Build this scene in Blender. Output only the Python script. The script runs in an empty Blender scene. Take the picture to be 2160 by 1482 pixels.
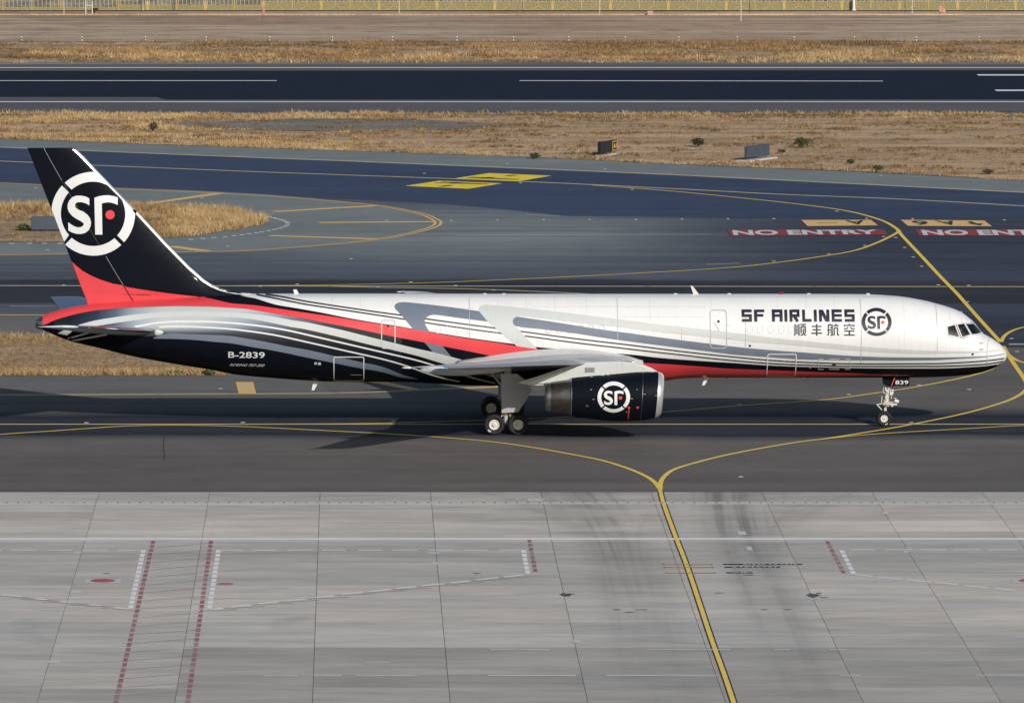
import bpy, bmesh, math, random
import numpy as np
from mathutils import Matrix, Vector
from mathutils.geometry import tessellate_polygon
random.seed(7); rng = np.random.default_rng(11)
R = math.radians
scene = bpy.context.scene
COL = scene.collection

# ---------------------------------------------------------------- camera, sky, sun, exposure
SUN_EL, SUN_AZ = R(25.5), R(26.5)          # azimuth: degrees from behind the camera towards the nose of the aircraft
cam = bpy.data.cameras.new('camera'); cam_o = bpy.data.objects.new('camera', cam); COL.objects.link(cam_o)
cam.sensor_width = 36.0; cam.lens = 248.333
cam.shift_x = 0.15741                      # the photograph is a crop from the right of a wider frame
cam.clip_start = 1.0; cam.clip_end = 6000.0
cam_o.location = (0.0, -340.0, 37.622)
cam_o.rotation_euler = (R(90.0 - 5.7144), 0.0, 0.0)
scene.camera = cam_o
world = bpy.data.worlds.new('World'); scene.world = world; world.use_nodes = True
wn = world.node_tree.nodes; wn.clear()
sky = wn.new('ShaderNodeTexSky'); sky.sky_type = 'NISHITA'; sky.sun_disc = False
sky.sun_elevation = SUN_EL; sky.sun_rotation = math.pi - SUN_AZ
sky.air_density = 1.0; sky.dust_density = 1.5; sky.ozone_density = 1.2
bg = wn.new('ShaderNodeBackground'); bg.inputs['Strength'].default_value = 0.075
wo = wn.new('ShaderNodeOutputWorld')
world.node_tree.links.new(sky.outputs[0], bg.inputs[0]); world.node_tree.links.new(bg.outputs[0], wo.inputs[0])
sun = bpy.data.lights.new('sun', 'SUN'); sun.energy = 4.05; sun.angle = R(0.53); sun.color = (1.0, 0.95, 0.89)
sun_o = bpy.data.objects.new('sun', sun); COL.objects.link(sun_o)
to_sun = Vector((math.sin(SUN_AZ)*math.cos(SUN_EL), -math.cos(SUN_AZ)*math.cos(SUN_EL), math.sin(SUN_EL)))
sun_o.rotation_euler = to_sun.to_track_quat('Z', 'Y').to_euler(); sun_o.location = (60, -200, 120)
vs = scene.view_settings
vs.view_transform = 'Standard'; vs.look = 'None'; vs.exposure = -0.22; vs.gamma = 1.0; vs.use_curve_mapping = False

# ---------------------------------------------------------------- helpers
def tag(o, label=None, cat=None, group=None, kind=None):
    if label: o['label'] = label
    if cat: o['category'] = cat
    if group: o['group'] = group
    if kind: o['kind'] = kind
    return o
def link(name, me, parent=None, loc=None):
    o = bpy.data.objects.new(name, me); COL.objects.link(o)
    if parent is not None:
        o.parent = parent
        if 'base' in parent: o.matrix_parent_inverse = Matrix.Translation(-Vector(parent['base'][:]))
    if loc is not None: o.location = loc
    return o
def empty(name, loc, rz=0.0):
    o = bpy.data.objects.new(name, None); COL.objects.link(o); o.location = loc; o.rotation_euler = (0, 0, rz)
    o.empty_display_size = 0.3
    return o
def copy_tree(o, parent=None):
    c = o.copy(); COL.objects.link(c)
    if parent is not None: c.parent = parent
    for ch in list(o.children): copy_tree(ch, c)
    return c
class MB:
    def __init__(s): s.v=[]; s.f=[]; s.m=[]; s.sm=[]
    def add(s, verts, faces, m=0, smooth=False):
        b=len(s.v); s.v.extend([tuple(p) for p in verts])
        for q in faces: s.f.append(tuple(i+b for i in q)); s.m.append(m); s.sm.append(smooth)
        return s
    def box(s, c, d, m=0, rz=0.0, ry=0.0):
        M = Matrix.Translation(c) @ Matrix.Rotation(rz,4,'Z') @ Matrix.Rotation(ry,4,'Y')
        vs_=[M @ Vector((x*d[0]/2,y*d[1]/2,z*d[2]/2)) for x in (-1,1) for y in (-1,1) for z in (-1,1)]
        return s.add(vs_,[(0,1,3,2),(4,6,7,5),(0,4,5,1),(2,3,7,6),(0,2,6,4),(1,5,7,3)],m)
    def cyl(s, p0, p1, r0, r1=None, n=12, m=0, caps=True):
        r1=r0 if r1 is None else r1
        p0,p1=Vector(p0),Vector(p1); d=(p1-p0).normalized()
        a=d.orthogonal().normalized(); b=d.cross(a)
        vs_=[p0+(a*math.cos(t)+b*math.sin(t))*r0 for t in [2*math.pi*i/n for i in range(n)]]
        vs_+=[p1+(a*math.cos(t)+b*math.sin(t))*r1 for t in [2*math.pi*i/n for i in range(n)]]
        s.add(vs_,[(i,(i+1)%n,n+(i+1)%n,n+i) for i in range(n)],m,True)
        if caps: s.add(vs_,[tuple(range(n))[::-1],tuple(range(n,2*n))],m)
        return s
    def tube(s, pts, r, n=8, m=0):
        for a,b in zip(pts,pts[1:]): s.cyl(a,b,r,r,n,m)
        return s
    def lathe(s, prof, org, axis='Y', n=32, mats=None, sgn=1):
        # prof: (along, radius); axis 'X' or 'Y'
        vs_=[]
        for a,r in prof:
            for i in range(n):
                t=2*math.pi*i/n; c,q=r*math.cos(t),r*math.sin(t)
                vs_.append((org[0]+a*sgn,org[1]+c,org[2]+q) if axis=='X' else (org[0]+c,org[1]+a*sgn,org[2]+q))
        b=len(s.v); s.v.extend(vs_)
        for k in range(len(prof)-1):
            for i in range(n):
                s.f.append((b+k*n+i,b+k*n+(i+1)%n,b+(k+1)*n+(i+1)%n,b+(k+1)*n+i)); s.m.append(mats[k] if mats else 0); s.sm.append(True)
        return s
    def loft(s, rings, m=0, cap0=False, cap1=False, closed=True):
        n=len(rings[0]); b=len(s.v)
        for r in rings: s.v.extend([tuple(p) for p in r])
        for k in range(len(rings)-1):
            for i in range(n if closed else n-1):
                s.f.append((b+k*n+i,b+k*n+(i+1)%n,b+(k+1)*n+(i+1)%n,b+(k+1)*n+i)); s.m.append(m); s.sm.append(True)
        if cap0: s.f.append(tuple(b+i for i in range(n))[::-1]); s.m.append(m); s.sm.append(False)
        if cap1: s.f.append(tuple(b+(len(rings)-1)*n+i for i in range(n))); s.m.append(m); s.sm.append(False)
        return s
    def prism(s, poly, y0, y1, m=0):      # polygon in (x,z), extruded along y
        n=len(poly)
        vs_=[(x,y0,z) for x,z in poly]+[(x,y1,z) for x,z in poly]
        return s.add(vs_,[tuple(range(n)),tuple(range(n,2*n))[::-1]]+[(i,n+i,n+(i+1)%n,(i+1)%n) for i in range(n)],m)
    def mesh(s, name, mats):
        me=bpy.data.meshes.new(name); me.from_pydata(s.v,[],s.f)
        for k in mats: me.materials.append(k)
        me.polygons.foreach_set('material_index',s.m); me.polygons.foreach_set('use_smooth',s.sm)
        bm=bmesh.new(); bm.from_mesh(me); bmesh.ops.recalc_face_normals(bm,faces=bm.faces); bm.to_mesh(me); bm.free()
        me.update(); return me
    def build(s, name, mats, parent=None, loc=None):
        if not isinstance(mats,(list,tuple)): mats=[mats]
        return link(name, s.mesh(name,mats), parent, loc)
def pchip(pts):
    pts=sorted(pts); X=[p[0] for p in pts]; Y=[p[1] for p in pts]; n=len(X)
    h=[X[i+1]-X[i] for i in range(n-1)]; d=[(Y[i+1]-Y[i])/h[i] for i in range(n-1)]
    m=[d[0]]+[0.0]*(n-2)+[d[-1]]
    for i in range(1,n-1):
        if d[i-1]*d[i]>0:
            w1=2*h[i]+h[i-1]; w2=h[i]+2*h[i-1]; m[i]=(w1+w2)/(w1/d[i-1]+w2/d[i])
    def f(x):
        if x<=X[0]: return Y[0]
        if x>=X[-1]: return Y[-1]
        lo,hi=0,n-1
        while hi-lo>1:
            k=(lo+hi)//2
            if X[k]<=x: lo=k
            else: hi=k
        t=(x-X[lo])/h[lo]; t2=t*t; t3=t2*t
        return (2*t3-3*t2+1)*Y[lo]+(t3-2*t2+t)*h[lo]*m[lo]+(-2*t3+3*t2)*Y[lo+1]+(t3-t2)*h[lo]*m[lo+1]
    return f

# ---------------------------------------------------------------- materials
class NT:
    def __init__(s, name):
        s.mat=bpy.data.materials.new(name); s.mat.use_nodes=True; s.t=s.mat.node_tree
        s.p=s.t.nodes['Principled BSDF']; s.out=s.t.nodes['Material Output']
    def put(s, sock, v):
        if hasattr(v,'is_linked') or isinstance(v,bpy.types.NodeSocket): s.t.links.new(v,sock)
        elif isinstance(v,(tuple,list)) and len(v)==3 and len(sock.default_value)==4: sock.default_value=(*v,1)
        else: sock.default_value=v
    def n(s, ty, props={}, **ins):
        k=s.t.nodes.new(ty)
        for a,b in props.items(): setattr(k,a,b)
        for a,b in ins.items():
            key=int(a[1:]) if a[0]=='i' and a[1:].isdigit() else a.replace('_',' ')
            s.put(k.inputs[key],b)
        return k
    def m(s, op, a, b=0.0, c=None):
        k=s.n('ShaderNodeMath',{'operation':op},i0=a,i1=b)
        if c is not None: s.put(k.inputs[2],c)
        return k.outputs[0]
    def mix(s, fac, a, b, mode='MIX'):
        k=s.t.nodes.new('ShaderNodeMix'); k.data_type='RGBA'; k.blend_type=mode
        s.put(k.inputs[0],fac); s.put(k.inputs[6],a); s.put(k.inputs[7],b); return k.outputs[2]
    def rng(s, v, a, b, c=0.0, d=1.0, smooth=True):
        k=s.n('ShaderNodeMapRange',{'interpolation_type':'SMOOTHSTEP' if smooth else 'LINEAR'})
        s.put(k.inputs[0],v)
        for i,x in enumerate((a,b,c,d)): s.put(k.inputs[i+1],x)
        return k.outputs[0]
    def pos(s): return s.n('ShaderNodeNewGeometry').outputs['Position']
    def noise(s, scale, vec=None, detail=4.0, rough=0.55, sv=(1,1,1)):
        mp=s.n('ShaderNodeMapping'); s.t.links.new(vec if vec is not None else s.pos(), mp.inputs['Vector']); mp.inputs['Scale'].default_value=sv
        k=s.n('ShaderNodeTexNoise',Scale=scale,Detail=detail,Roughness=rough); s.t.links.new(mp.outputs[0],k.inputs['Vector'])
        return k.outputs['Fac']
    def xyz(s, v=None):
        k=s.n('ShaderNodeSeparateXYZ'); s.t.links.new(v if v is not None else s.pos(),k.inputs[0]); return k.outputs
    def bump(s, h, strength, dist=0.02):
        k=s.n('ShaderNodeBump',Strength=strength,Distance=dist); s.t.links.new(h,k.inputs['Height']); s.t.links.new(k.outputs[0],s.p.inputs['Normal'])
def paint(name, col, rough=0.35, metal=0.0, coat=0.0, var=0.06, scale=1.6, spec=0.5):
    N=NT(name); nz=N.noise(scale,detail=6.0); 
    fac=N.rng(nz,0.3,0.7,1.0-var,1.0+var*0.4,False)
    c=N.mix(1.0,col,N.n('ShaderNodeCombineColor',i0=fac,i1=fac,i2=fac).outputs[0],'MULTIPLY')
    N.put(N.p.inputs['Base Color'],c); N.put(N.p.inputs['Metallic'],metal)
    N.put(N.p.inputs['Roughness'],N.rng(N.noise(scale*3),0.3,0.7,rough*0.85,min(1.0,rough*1.15),False))
    N.put(N.p.inputs['Specular IOR Level'],spec)
    if coat: N.put(N.p.inputs['Coat Weight'],coat); N.put(N.p.inputs['Coat Roughness'],0.06)
    return N.mat
def skin_paint(name,col,rough,coat,amt):
    N=NT(name); P=N.pos(); st=N.noise(2.2,P,5,0.65,sv=(2.6,1,0.16)); bl=N.noise(0.35,P,4); fi=N.noise(14.0,P,2)
    k=N.m('ADD',N.rng(st,0.45,0.75,1.0,1.0-amt),N.rng(bl,0.3,0.7,-amt*.45,amt*.25,False)); k=N.m('ADD',k,N.rng(fi,0.3,0.7,-.012,.012,False))
    c=N.mix(1.0,col,N.n('ShaderNodeCombineColor',i0=k,i1=k,i2=N.m('MULTIPLY',k,0.995)).outputs[0],'MULTIPLY')
    N.put(N.p.inputs['Base Color'],c); N.put(N.p.inputs['Roughness'],N.rng(st,0.3,0.7,rough*.8,rough*1.3,False)); N.put(N.p.inputs['Coat Weight'],coat); N.put(N.p.inputs['Coat Roughness'],0.08)
    N.bump(N.noise(0.9,P,2),0.10,0.03)
    return N.mat
M={}
M['white']=skin_paint('white_paint',(0.775,0.785,0.785),0.32,0.3,0.06)
M['black']=paint('black_paint',(0.005,0.007,0.012),0.5,coat=0.05,var=0.1,spec=0.06)
M['red']=paint('red_paint',(0.74,0.06,0.07),0.35,coat=0.3,var=0.05)
M['grey']=paint('slate_grey_paint',(0.165,0.20,0.255),0.34,coat=0.25,var=0.08)
M['pale']=skin_paint('pale_grey_paint',(0.57,0.60,0.59),0.34,0.25,0.07)
M['navy']=paint('navy_lettering',(0.018,0.016,0.035),0.4,var=0.1)
M['chrome']=paint('polished_metal',(0.86,0.86,0.88),0.30,metal=0.7,var=0.05)
M['metal']=paint('bare_metal',(0.50,0.50,0.51),0.30,metal=1.0,var=0.15,scale=5)
M['nozzle']=paint('heat_stained_metal',(0.24,0.23,0.22),0.33,metal=1.0,var=0.35,scale=4)
M['wing']=paint('wing_grey_paint',(0.42,0.44,0.46),0.38,coat=0.15,var=0.08)
M['wingunder']=M['wing']
M['slat']=paint('slat_metal',(0.52,0.53,0.60),0.42,metal=0.7,var=0.05,scale=1)
M['tyre']=paint('tyre_rubber',(0.012,0.012,0.013),0.75,var=0.3,scale=12)
M['hub']=paint('wheel_hub_paint',(0.72,0.70,0.64),0.45,var=0.12,scale=9)
M['gear']=paint('gear_grey_paint',(0.62,0.62,0.58),0.42,var=0.15,scale=6)
M['dark']=paint('dark_recess',(0.012,0.012,0.014),0.7,var=0.2)
M['seam']=paint('panel_seam',(0.46,0.47,0.47),0.5)
M['plug']=paint('window_plug_edge',(0.675,0.68,0.68),0.4)
M['lap']=paint('skin_lap_joint',(0.60,0.605,0.61),0.45)
M['fillet']=paint('fillet_paint',(0.50,0.51,0.52),0.3,coat=0.3)
M['stab']=paint('stabiliser_paint',(0.62,0.72,0.88),0.4,coat=0.1)
M['cabin']=paint('cockpit_interior',(0.16,0.16,0.165),0.8,var=0.4,scale=9)
M['cream']=paint('window_surround',(0.66,0.63,0.56),0.5)
M['amber']=paint('amber_lens',(0.75,0.38,0.02),0.25)
M['bluelens']=paint('blue_lens',(0.02,0.22,0.36),0.12,coat=1.0)
M['beacon']=paint('beacon_lens',(0.35,0.01,0.015),0.2,coat=1.0)
M['bluegrey']=paint('blue_grey_metal',(0.055,0.075,0.105),0.55,var=0.15)
M['signdark']=paint('sign_face_dark',(0.016,0.021,0.032),0.4,var=0.15)
M['signyellow']=paint('sign_yellow',(0.75,0.50,0.12),0.5)
M['skin']=paint('skin',(0.48,0.26,0.17),0.55)
M['hair']=paint('hair',(0.012,0.010,0.009),0.6)
M['shirt']=paint('dark_uniform',(0.03,0.032,0.04),0.8)
M['fenceyellow']=paint('fence_yellow_paint',(0.52,0.38,0.12),0.6,var=0.25,scale=2)
M['fencemesh']=paint('fence_mesh_infill',(0.33,0.28,0.13),0.85,var=0.5,scale=7)
M['picket']=paint('fence_picket_paint',(0.55,0.47,0.27),0.6,var=0.25)
M['polewhite']=paint('pole_white_paint',(0.75,0.75,0.74),0.5)
M['poledark']=paint('pole_dark_paint',(0.05,0.045,0.04),0.6)
M['pink']=paint('faded_red_cloth',(0.60,0.28,0.22),0.8)
M['padconc']=paint('pad_concrete',(0.55,0.54,0.50),0.85,var=0.2,scale=4)
def glass_mat():
    N=NT('cockpit_glass'); t=N.t
    tr=N.n('ShaderNodeBsdfTransparent'); tr.inputs[0].default_value=(0.70,0.76,0.82,1)
    gl=N.n('ShaderNodeBsdfGlossy'); gl.inputs['Roughness'].default_value=0.03
    lw=N.n('ShaderNodeFresnel'); lw.inputs['IOR'].default_value=2.3
    mx=N.n('ShaderNodeMixShader'); t.links.new(lw.outputs[0],mx.inputs[0]); t.links.new(tr.outputs[0],mx.inputs[1]); t.links.new(gl.outputs[0],mx.inputs[2])
    t.links.new(mx.outputs[0],N.out.inputs['Surface']); return N.mat
M['glass']=glass_mat()
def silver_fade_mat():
    # base colour goes black, silver, black along the tail cone, darker towards the bottom
    N=NT('silver_fade_colour'); x,y,z=N.xyz()
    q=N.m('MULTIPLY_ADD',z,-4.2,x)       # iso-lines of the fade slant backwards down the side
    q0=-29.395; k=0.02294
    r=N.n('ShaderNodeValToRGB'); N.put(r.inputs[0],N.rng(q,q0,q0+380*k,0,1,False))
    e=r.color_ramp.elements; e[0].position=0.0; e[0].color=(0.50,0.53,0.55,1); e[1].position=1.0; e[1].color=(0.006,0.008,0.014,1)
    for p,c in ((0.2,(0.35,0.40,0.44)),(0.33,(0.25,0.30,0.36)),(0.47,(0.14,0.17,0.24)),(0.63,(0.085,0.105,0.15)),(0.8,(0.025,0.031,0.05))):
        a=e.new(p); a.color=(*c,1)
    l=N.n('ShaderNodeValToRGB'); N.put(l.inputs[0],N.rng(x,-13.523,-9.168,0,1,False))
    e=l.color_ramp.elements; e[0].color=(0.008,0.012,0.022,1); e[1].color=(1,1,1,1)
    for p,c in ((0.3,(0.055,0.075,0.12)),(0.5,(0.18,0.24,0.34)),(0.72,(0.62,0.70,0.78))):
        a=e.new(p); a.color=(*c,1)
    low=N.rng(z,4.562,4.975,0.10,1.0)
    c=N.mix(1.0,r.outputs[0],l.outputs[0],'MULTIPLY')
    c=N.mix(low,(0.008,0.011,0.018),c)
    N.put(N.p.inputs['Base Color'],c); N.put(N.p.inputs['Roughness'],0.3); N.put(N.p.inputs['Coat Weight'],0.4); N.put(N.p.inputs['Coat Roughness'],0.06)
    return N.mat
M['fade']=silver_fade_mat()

def asphalt(name, col, strip=None, strip_col=None, streak=0.25, blotch=0.3, rough=0.72, strips=(), zones=False):
    N=NT(name); P=N.pos(); x,y,z=N.xyz(P)
    big=N.noise(0.045,P,5,sv=(0.5,1.6,1)); stk=N.noise(0.5,P,6,0.6,sv=(0.035,1.1,1)); fine=N.noise(7.0,P,3,sv=(1,1,1)); mid=N.noise(0.35,P,5)
    f1=N.m('ADD',N.rng(big,0.3,0.7,-blotch,blotch,False),N.rng(stk,0.3,0.7,-streak,streak,False))
    f1=N.m('ADD',f1,N.rng(mid,0.35,0.65,-0.06,0.06,False)); f1=N.m('ADD',f1,N.rng(fine,0.3,0.7,-0.10,0.10,False))
    f1=N.m('ADD',f1,1.0)
    c=col
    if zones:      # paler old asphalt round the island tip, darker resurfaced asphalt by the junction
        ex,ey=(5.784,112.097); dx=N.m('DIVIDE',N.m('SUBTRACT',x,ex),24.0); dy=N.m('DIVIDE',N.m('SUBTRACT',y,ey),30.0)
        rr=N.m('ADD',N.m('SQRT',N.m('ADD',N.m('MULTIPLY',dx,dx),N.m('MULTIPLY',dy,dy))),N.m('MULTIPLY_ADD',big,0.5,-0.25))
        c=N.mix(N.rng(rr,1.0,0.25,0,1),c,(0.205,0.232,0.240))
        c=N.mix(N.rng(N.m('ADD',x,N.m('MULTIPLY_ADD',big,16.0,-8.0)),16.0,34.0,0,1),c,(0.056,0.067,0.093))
    for (yc,hw,soft,sc) in strips:
        wob=N.m('MULTIPLY_ADD',N.noise(0.08,P,4,sv=(1,0.2,1)),4.0,-2.0)
        d=N.m('ABSOLUTE',N.m('ADD',N.m('SUBTRACT',y,yc),wob))
        c=N.mix(N.rng(d,hw+soft,hw-soft,0,1),c,sc)
    c=N.mix(1.0,c,N.n('ShaderNodeCombineColor',i0=f1,i1=f1,i2=f1).outputs[0],'MULTIPLY')
    N.put(N.p.inputs['Base Color'],c); N.put(N.p.inputs['Roughness'],rough); N.put(N.p.inputs['Specular IOR Level'],0.06)
    N.bump(fine,0.25,0.01)
    return N.mat
def soil(name, c0, c1, c2, sc=1.0):
    N=NT(name); P=N.pos()
    a=N.noise(0.06*sc,P,6,0.6,sv=(0.55,1,1)); b=N.noise(0.5*sc,P,6,0.65,sv=(0.6,1,1)); d=N.noise(5.0,P,4,0.7); s=N.noise(0.35,P,5,0.6,sv=(0.05,1,1))
    c=N.mix(N.rng(a,0.38,0.62),c0,c1); c=N.mix(N.m('MULTIPLY',N.rng(b,0.48,0.68),0.75),c,c2)
    f1=N.m('ADD',N.rng(d,0.25,0.75,0.62,1.3,False),N.rng(s,0.3,0.7,-0.36,0.26,False))
    c=N.mix(1.0,c,N.n('ShaderNodeCombineColor',i0=f1,i1=f1,i2=f1).outputs[0],'MULTIPLY')
    N.put(N.p.inputs['Base Color'],c); N.put(N.p.inputs['Roughness'],0.95); N.put(N.p.inputs['Specular IOR Level'],0.1)
    N.bump(N.m('ADD',b,N.m('MULTIPLY',d,0.5)),0.9,0.12)
    return N.mat
def marking(name, col, wear=0.35, wcol=(0.06,0.06,0.065), sc=1.5):
    N=NT(name); P=N.pos()
    w=N.noise(sc,P,6,0.7,sv=(0.6,1,1)); fine=N.noise(9.0,P,3)
    k=N.rng(N.m('ADD',w,N.m('MULTIPLY',N.m('SUBTRACT',fine,0.5),0.35)),0.62-wear*0.3,0.82-wear*0.1,0.0,0.85)
    c=N.mix(k,col,wcol)
    f1=N.rng(w,0.3,0.7,0.88,1.08,False)
    c=N.mix(1.0,c,N.n('ShaderNodeCombineColor',i0=f1,i1=f1,i2=f1).outputs[0],'MULTIPLY')
    N.put(N.p.inputs['Base Color'],c); N.put(N.p.inputs['Roughness'],0.65); return N.mat
M['taxi']=asphalt('taxiway_asphalt',(0.150,0.140,0.134),streak=0.12,blotch=0.14,strips=((0.3,5.6,2.4,(0.038,0.042,0.056)),(-3.7,0.5,0.5,(0.026,0.029,0.040)),(3.7,0.5,0.5,(0.026,0.029,0.040))))
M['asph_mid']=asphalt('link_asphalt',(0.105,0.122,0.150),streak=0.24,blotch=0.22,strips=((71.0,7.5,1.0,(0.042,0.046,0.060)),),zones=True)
M['asph_verge']=asphalt('verge_asphalt',(0.170,0.168,0.166),streak=0.08,blotch=0.08)
M['patch']=asphalt('patched_asphalt',(0.088,0.087,0.090),streak=0.1,blotch=0.1)
M['asph_grey']=asphalt('shoulder_asphalt',(0.215,0.245,0.250),streak=0.08,blotch=0.08)
M['asph_blue']=asphalt('new_asphalt',(0.052,0.072,0.130),streak=0.16,blotch=0.15,rough=0.6)
M['runway']=asphalt('runway_asphalt',(0.125,0.125,0.140),streak=0.12,blotch=0.06)
M['runway_dark']=asphalt('runway_rubbered_asphalt',(0.0095,0.0145,0.031),streak=0.2,blotch=0.1,rough=0.6)
M['road']=asphalt('service_road_asphalt',(0.045,0.047,0.055))
M['soil']=soil('dry_soil',(0.60,0.43,0.275),(0.53,0.375,0.235),(0.34,0.245,0.16))
M['soil_far']=soil('graded_dirt',(0.58,0.465,0.35),(0.46,0.34,0.24),(0.30,0.195,0.13),0.7)
M['soil_gold']=soil('grassy_soil',(0.48,0.355,0.23),(0.40,0.29,0.18),(0.25,0.18,0.115))
M['gravel']=soil('grey_gravel',(0.26,0.25,0.23),(0.22,0.20,0.18),(0.30,0.27,0.22))
M['rock']=soil('rocky_slope',(0.30,0.275,0.22),(0.26,0.24,0.19),(0.13,0.12,0.10),6.0)
M['yellow']=marking('yellow_paint_line',(0.95,0.68,0.11),0.12)
M['yellow_old']=marking('worn_yellow_line',(0.75,0.62,0.36),0.4)
M['orange']=marking('orange_yellow_panel',(0.85,0.55,0.20),0.2)
M['yellow_panel']=marking('bright_yellow_panel',(0.95,0.72,0.03),0.02)
M['mred']=marking('red_panel_paint',(0.30,0.035,0.045),0.4,(0.12,0.05,0.055))
M['mwhite']=marking('white_paint_line',(0.86,0.87,0.87),0.1,(0.45,0.45,0.44))
M['mwhite_worn']=marking('worn_white_paint',(0.70,0.70,0.68),0.7,(0.38,0.37,0.36))
M['mwhite_letter']=marking('white_letter_paint',(0.72,0.72,0.73),0.35,(0.22,0.06,0.07))
M['mdark']=marking('dark_marking_paint',(0.016,0.018,0.028),0.2,(0.2,0.2,0.2))
M['mborder']=marking('black_line_border',(0.03,0.034,0.055),0.3,(0.3,0.3,0.3))
M['apred']=marking('apron_red_paint',(0.36,0.135,0.155),0.7,(0.40,0.34,0.33),0.35)
M['apwash']=marking('worn_red_hatching',(0.30,0.235,0.23),0.7,(0.42,0.39,0.38),0.6)
M['discred']=marking('stand_disc_red',(0.48,0.09,0.095),0.4,(0.4,0.3,0.29))
M['oil']=paint('oil_stain',(0.02,0.02,0.022),0.35)
M['redlens']=paint('red_inset_lens',(0.75,0.12,0.06),0.3)
M['inset']=paint('inset_light_metal',(0.46,0.46,0.45),0.5)

def concrete_mat():
    N=NT('apron_concrete'); P=N.pos(); x,y,z=N.xyz(P)
    oi=N.n('ShaderNodeObjectInfo')
    a=N.noise(0.10,P,6,0.6,sv=(0.5,1.3,1)); sh=N.n('ShaderNodeCombineXYZ'); N.put(sh.inputs[0],N.m('MULTIPLY',oi.outputs['Random'],90.0)); N.put(sh.inputs[2],N.m('MULTIPLY',oi.outputs['Random'],37.0))
    Q=N.n('ShaderNodeVectorMath',{'operation':'ADD'}); N.t.links.new(P,Q.inputs[0]); N.t.links.new(sh.outputs[0],Q.inputs[1])
    b=N.noise(0.7,Q.outputs[0],6,0.65,sv=(0.3,1.2,1)); d=N.noise(9.0,P,3)
    c=N.mix(N.rng(a,0.35,0.65),(0.55,0.535,0.50),(0.67,0.63,0.575))
    c=N.mix(1.0,c,oi.outputs['Color'],'MULTIPLY')
    f1=N.m('ADD',N.rng(b,0.28,0.72,0.78,1.12,False),N.rng(d,0.3,0.7,-0.05,0.05,False))
    c=N.mix(1.0,c,N.n('ShaderNodeCombineColor',i0=f1,i1=f1,i2=f1).outputs[0],'MULTIPLY')
    # tyre rubber either side of the lead-in line, thick where wheels turn in
    lx0,ly0,lx1,ly1 = (13.816,-26.932,13.71,-84.88)
    sl=(lx1-lx0)/(ly1-ly0)
    u=N.m('SUBTRACT',x,N.m('MULTIPLY_ADD',N.m('SUBTRACT',y,ly0),sl,lx0))
    bend=N.rng(y,-50.0,-26.0,0.0,1.0,False); b2=N.m('MULTIPLY',bend,bend)
    tot=None
    for off,sg,wd,k0,sd in ((-2.9,-1.2,1.7,0.72,0.0),(2.8,0.6,1.9,0.78,7.0),(-1.6,2.5,1.2,0.42,13.0),(3.2,4.5,1.2,0.46,19.0),(-3.2,-5.0,1.2,0.42,23.0)):
        w_=N.m('SUBTRACT',u,N.m('MULTIPLY_ADD',b2,sg,off))
        cv=N.n('ShaderNodeCombineXYZ'); N.put(cv.inputs[0],w_); N.put(cv.inputs[1],N.m('MULTIPLY',y,0.012)); cv.inputs[2].default_value=sd
        nz=N.n('ShaderNodeTexNoise',Scale=1.7,Detail=5.0,Roughness=0.6); N.t.links.new(cv.outputs[0],nz.inputs['Vector'])
        br=N.noise(0.22,P,4,0.6)
        q=N.m('DIVIDE',N.m('ABSOLUTE',w_),N.m('MULTIPLY_ADD',bend,1.6,wd))
        k=N.m('MULTIPLY',N.rng(q,1.0,0.1,0,1),N.m('MULTIPLY',N.m('ADD',N.rng(nz.outputs['Fac'],0.40,0.74,0.0,0.62),0.36),k0))
        k=N.m('MULTIPLY',k,N.rng(br,0.3,0.6,0.45,1.0))
        tot=k if tot is None else N.m('MAXIMUM',tot,k)
    fade=N.rng(y,-90.0,-40.0,0.30,1.0)
    c=N.mix(N.m('MULTIPLY',tot,fade),c,(0.085,0.085,0.088))
    # faint curved tyre scuffs across the whole stand
    wv=N.n('ShaderNodeTexWave',{'wave_type':'RINGS','rings_direction':'Z'},Scale=0.07,Distortion=2.2,Detail=3.0,Detail_Scale=0.6)
    mp=N.n('ShaderNodeMapping'); N.t.links.new(P,mp.inputs[0]); mp.inputs['Location'].default_value=(-10,70,0); mp.inputs['Scale'].default_value=(0.45,1,1); N.t.links.new(mp.outputs[0],wv.inputs[0])
    sc=N.m('MULTIPLY',N.rng(wv.outputs['Fac'],0.93,1.0,0,0.22),N.rng(N.noise(0.12,P,3),0.5,0.65))
    c=N.mix(sc,c,(0.16,0.155,0.15))
    N.put(N.p.inputs['Base Color'],c); N.put(N.p.inputs['Roughness'],0.8); N.put(N.p.inputs['Specular IOR Level'],0.3)
    N.bump(d,0.2,0.006)
    return N.mat
M['concrete']=concrete_mat()
M['joint']=paint('joint_sealant',(0.06,0.06,0.06),0.8)

# ================================================================ SETTING: ground, pavements, markings
def sheet(name, poly, z, mat, parent=None, kind=None):
    tris=tessellate_polygon([[Vector((x,y,0)) for x,y in poly]])
    me=bpy.data.meshes.new(name); me.from_pydata([(x,y,z) for x,y in poly],[],[tuple(t) for t in tris]); me.materials.append(mat)
    bm=bmesh.new(); bm.from_mesh(me)
    for f in bm.faces:
        if f.normal.z<0: f.normal_flip()
    bm.to_mesh(me); bm.free()
    o=link(name,me,parent)
    if kind: o['kind']=kind
    return o
def ragged(poly, amp=0.3, step=0.9, seed=5, xlim=60):
    rd=random.Random(seed); out=[]
    for (x0,y0),(x1,y1) in zip(poly,poly[1:]+poly[:1]):
        L=math.hypot(x1-x0,y1-y0); n=max(1,int(L/step)) if max(abs(x0),abs(x1))<xlim+20 else 1
        for k in range(n):
            t=k/n; j=amp if (n>1 and k>0) else 0.0
            out.append((x0+(x1-x0)*t+rd.uniform(-j,j)*.5,y0+(y1-y0)*t+rd.gauss(0,.5)*j))
    return out
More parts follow.
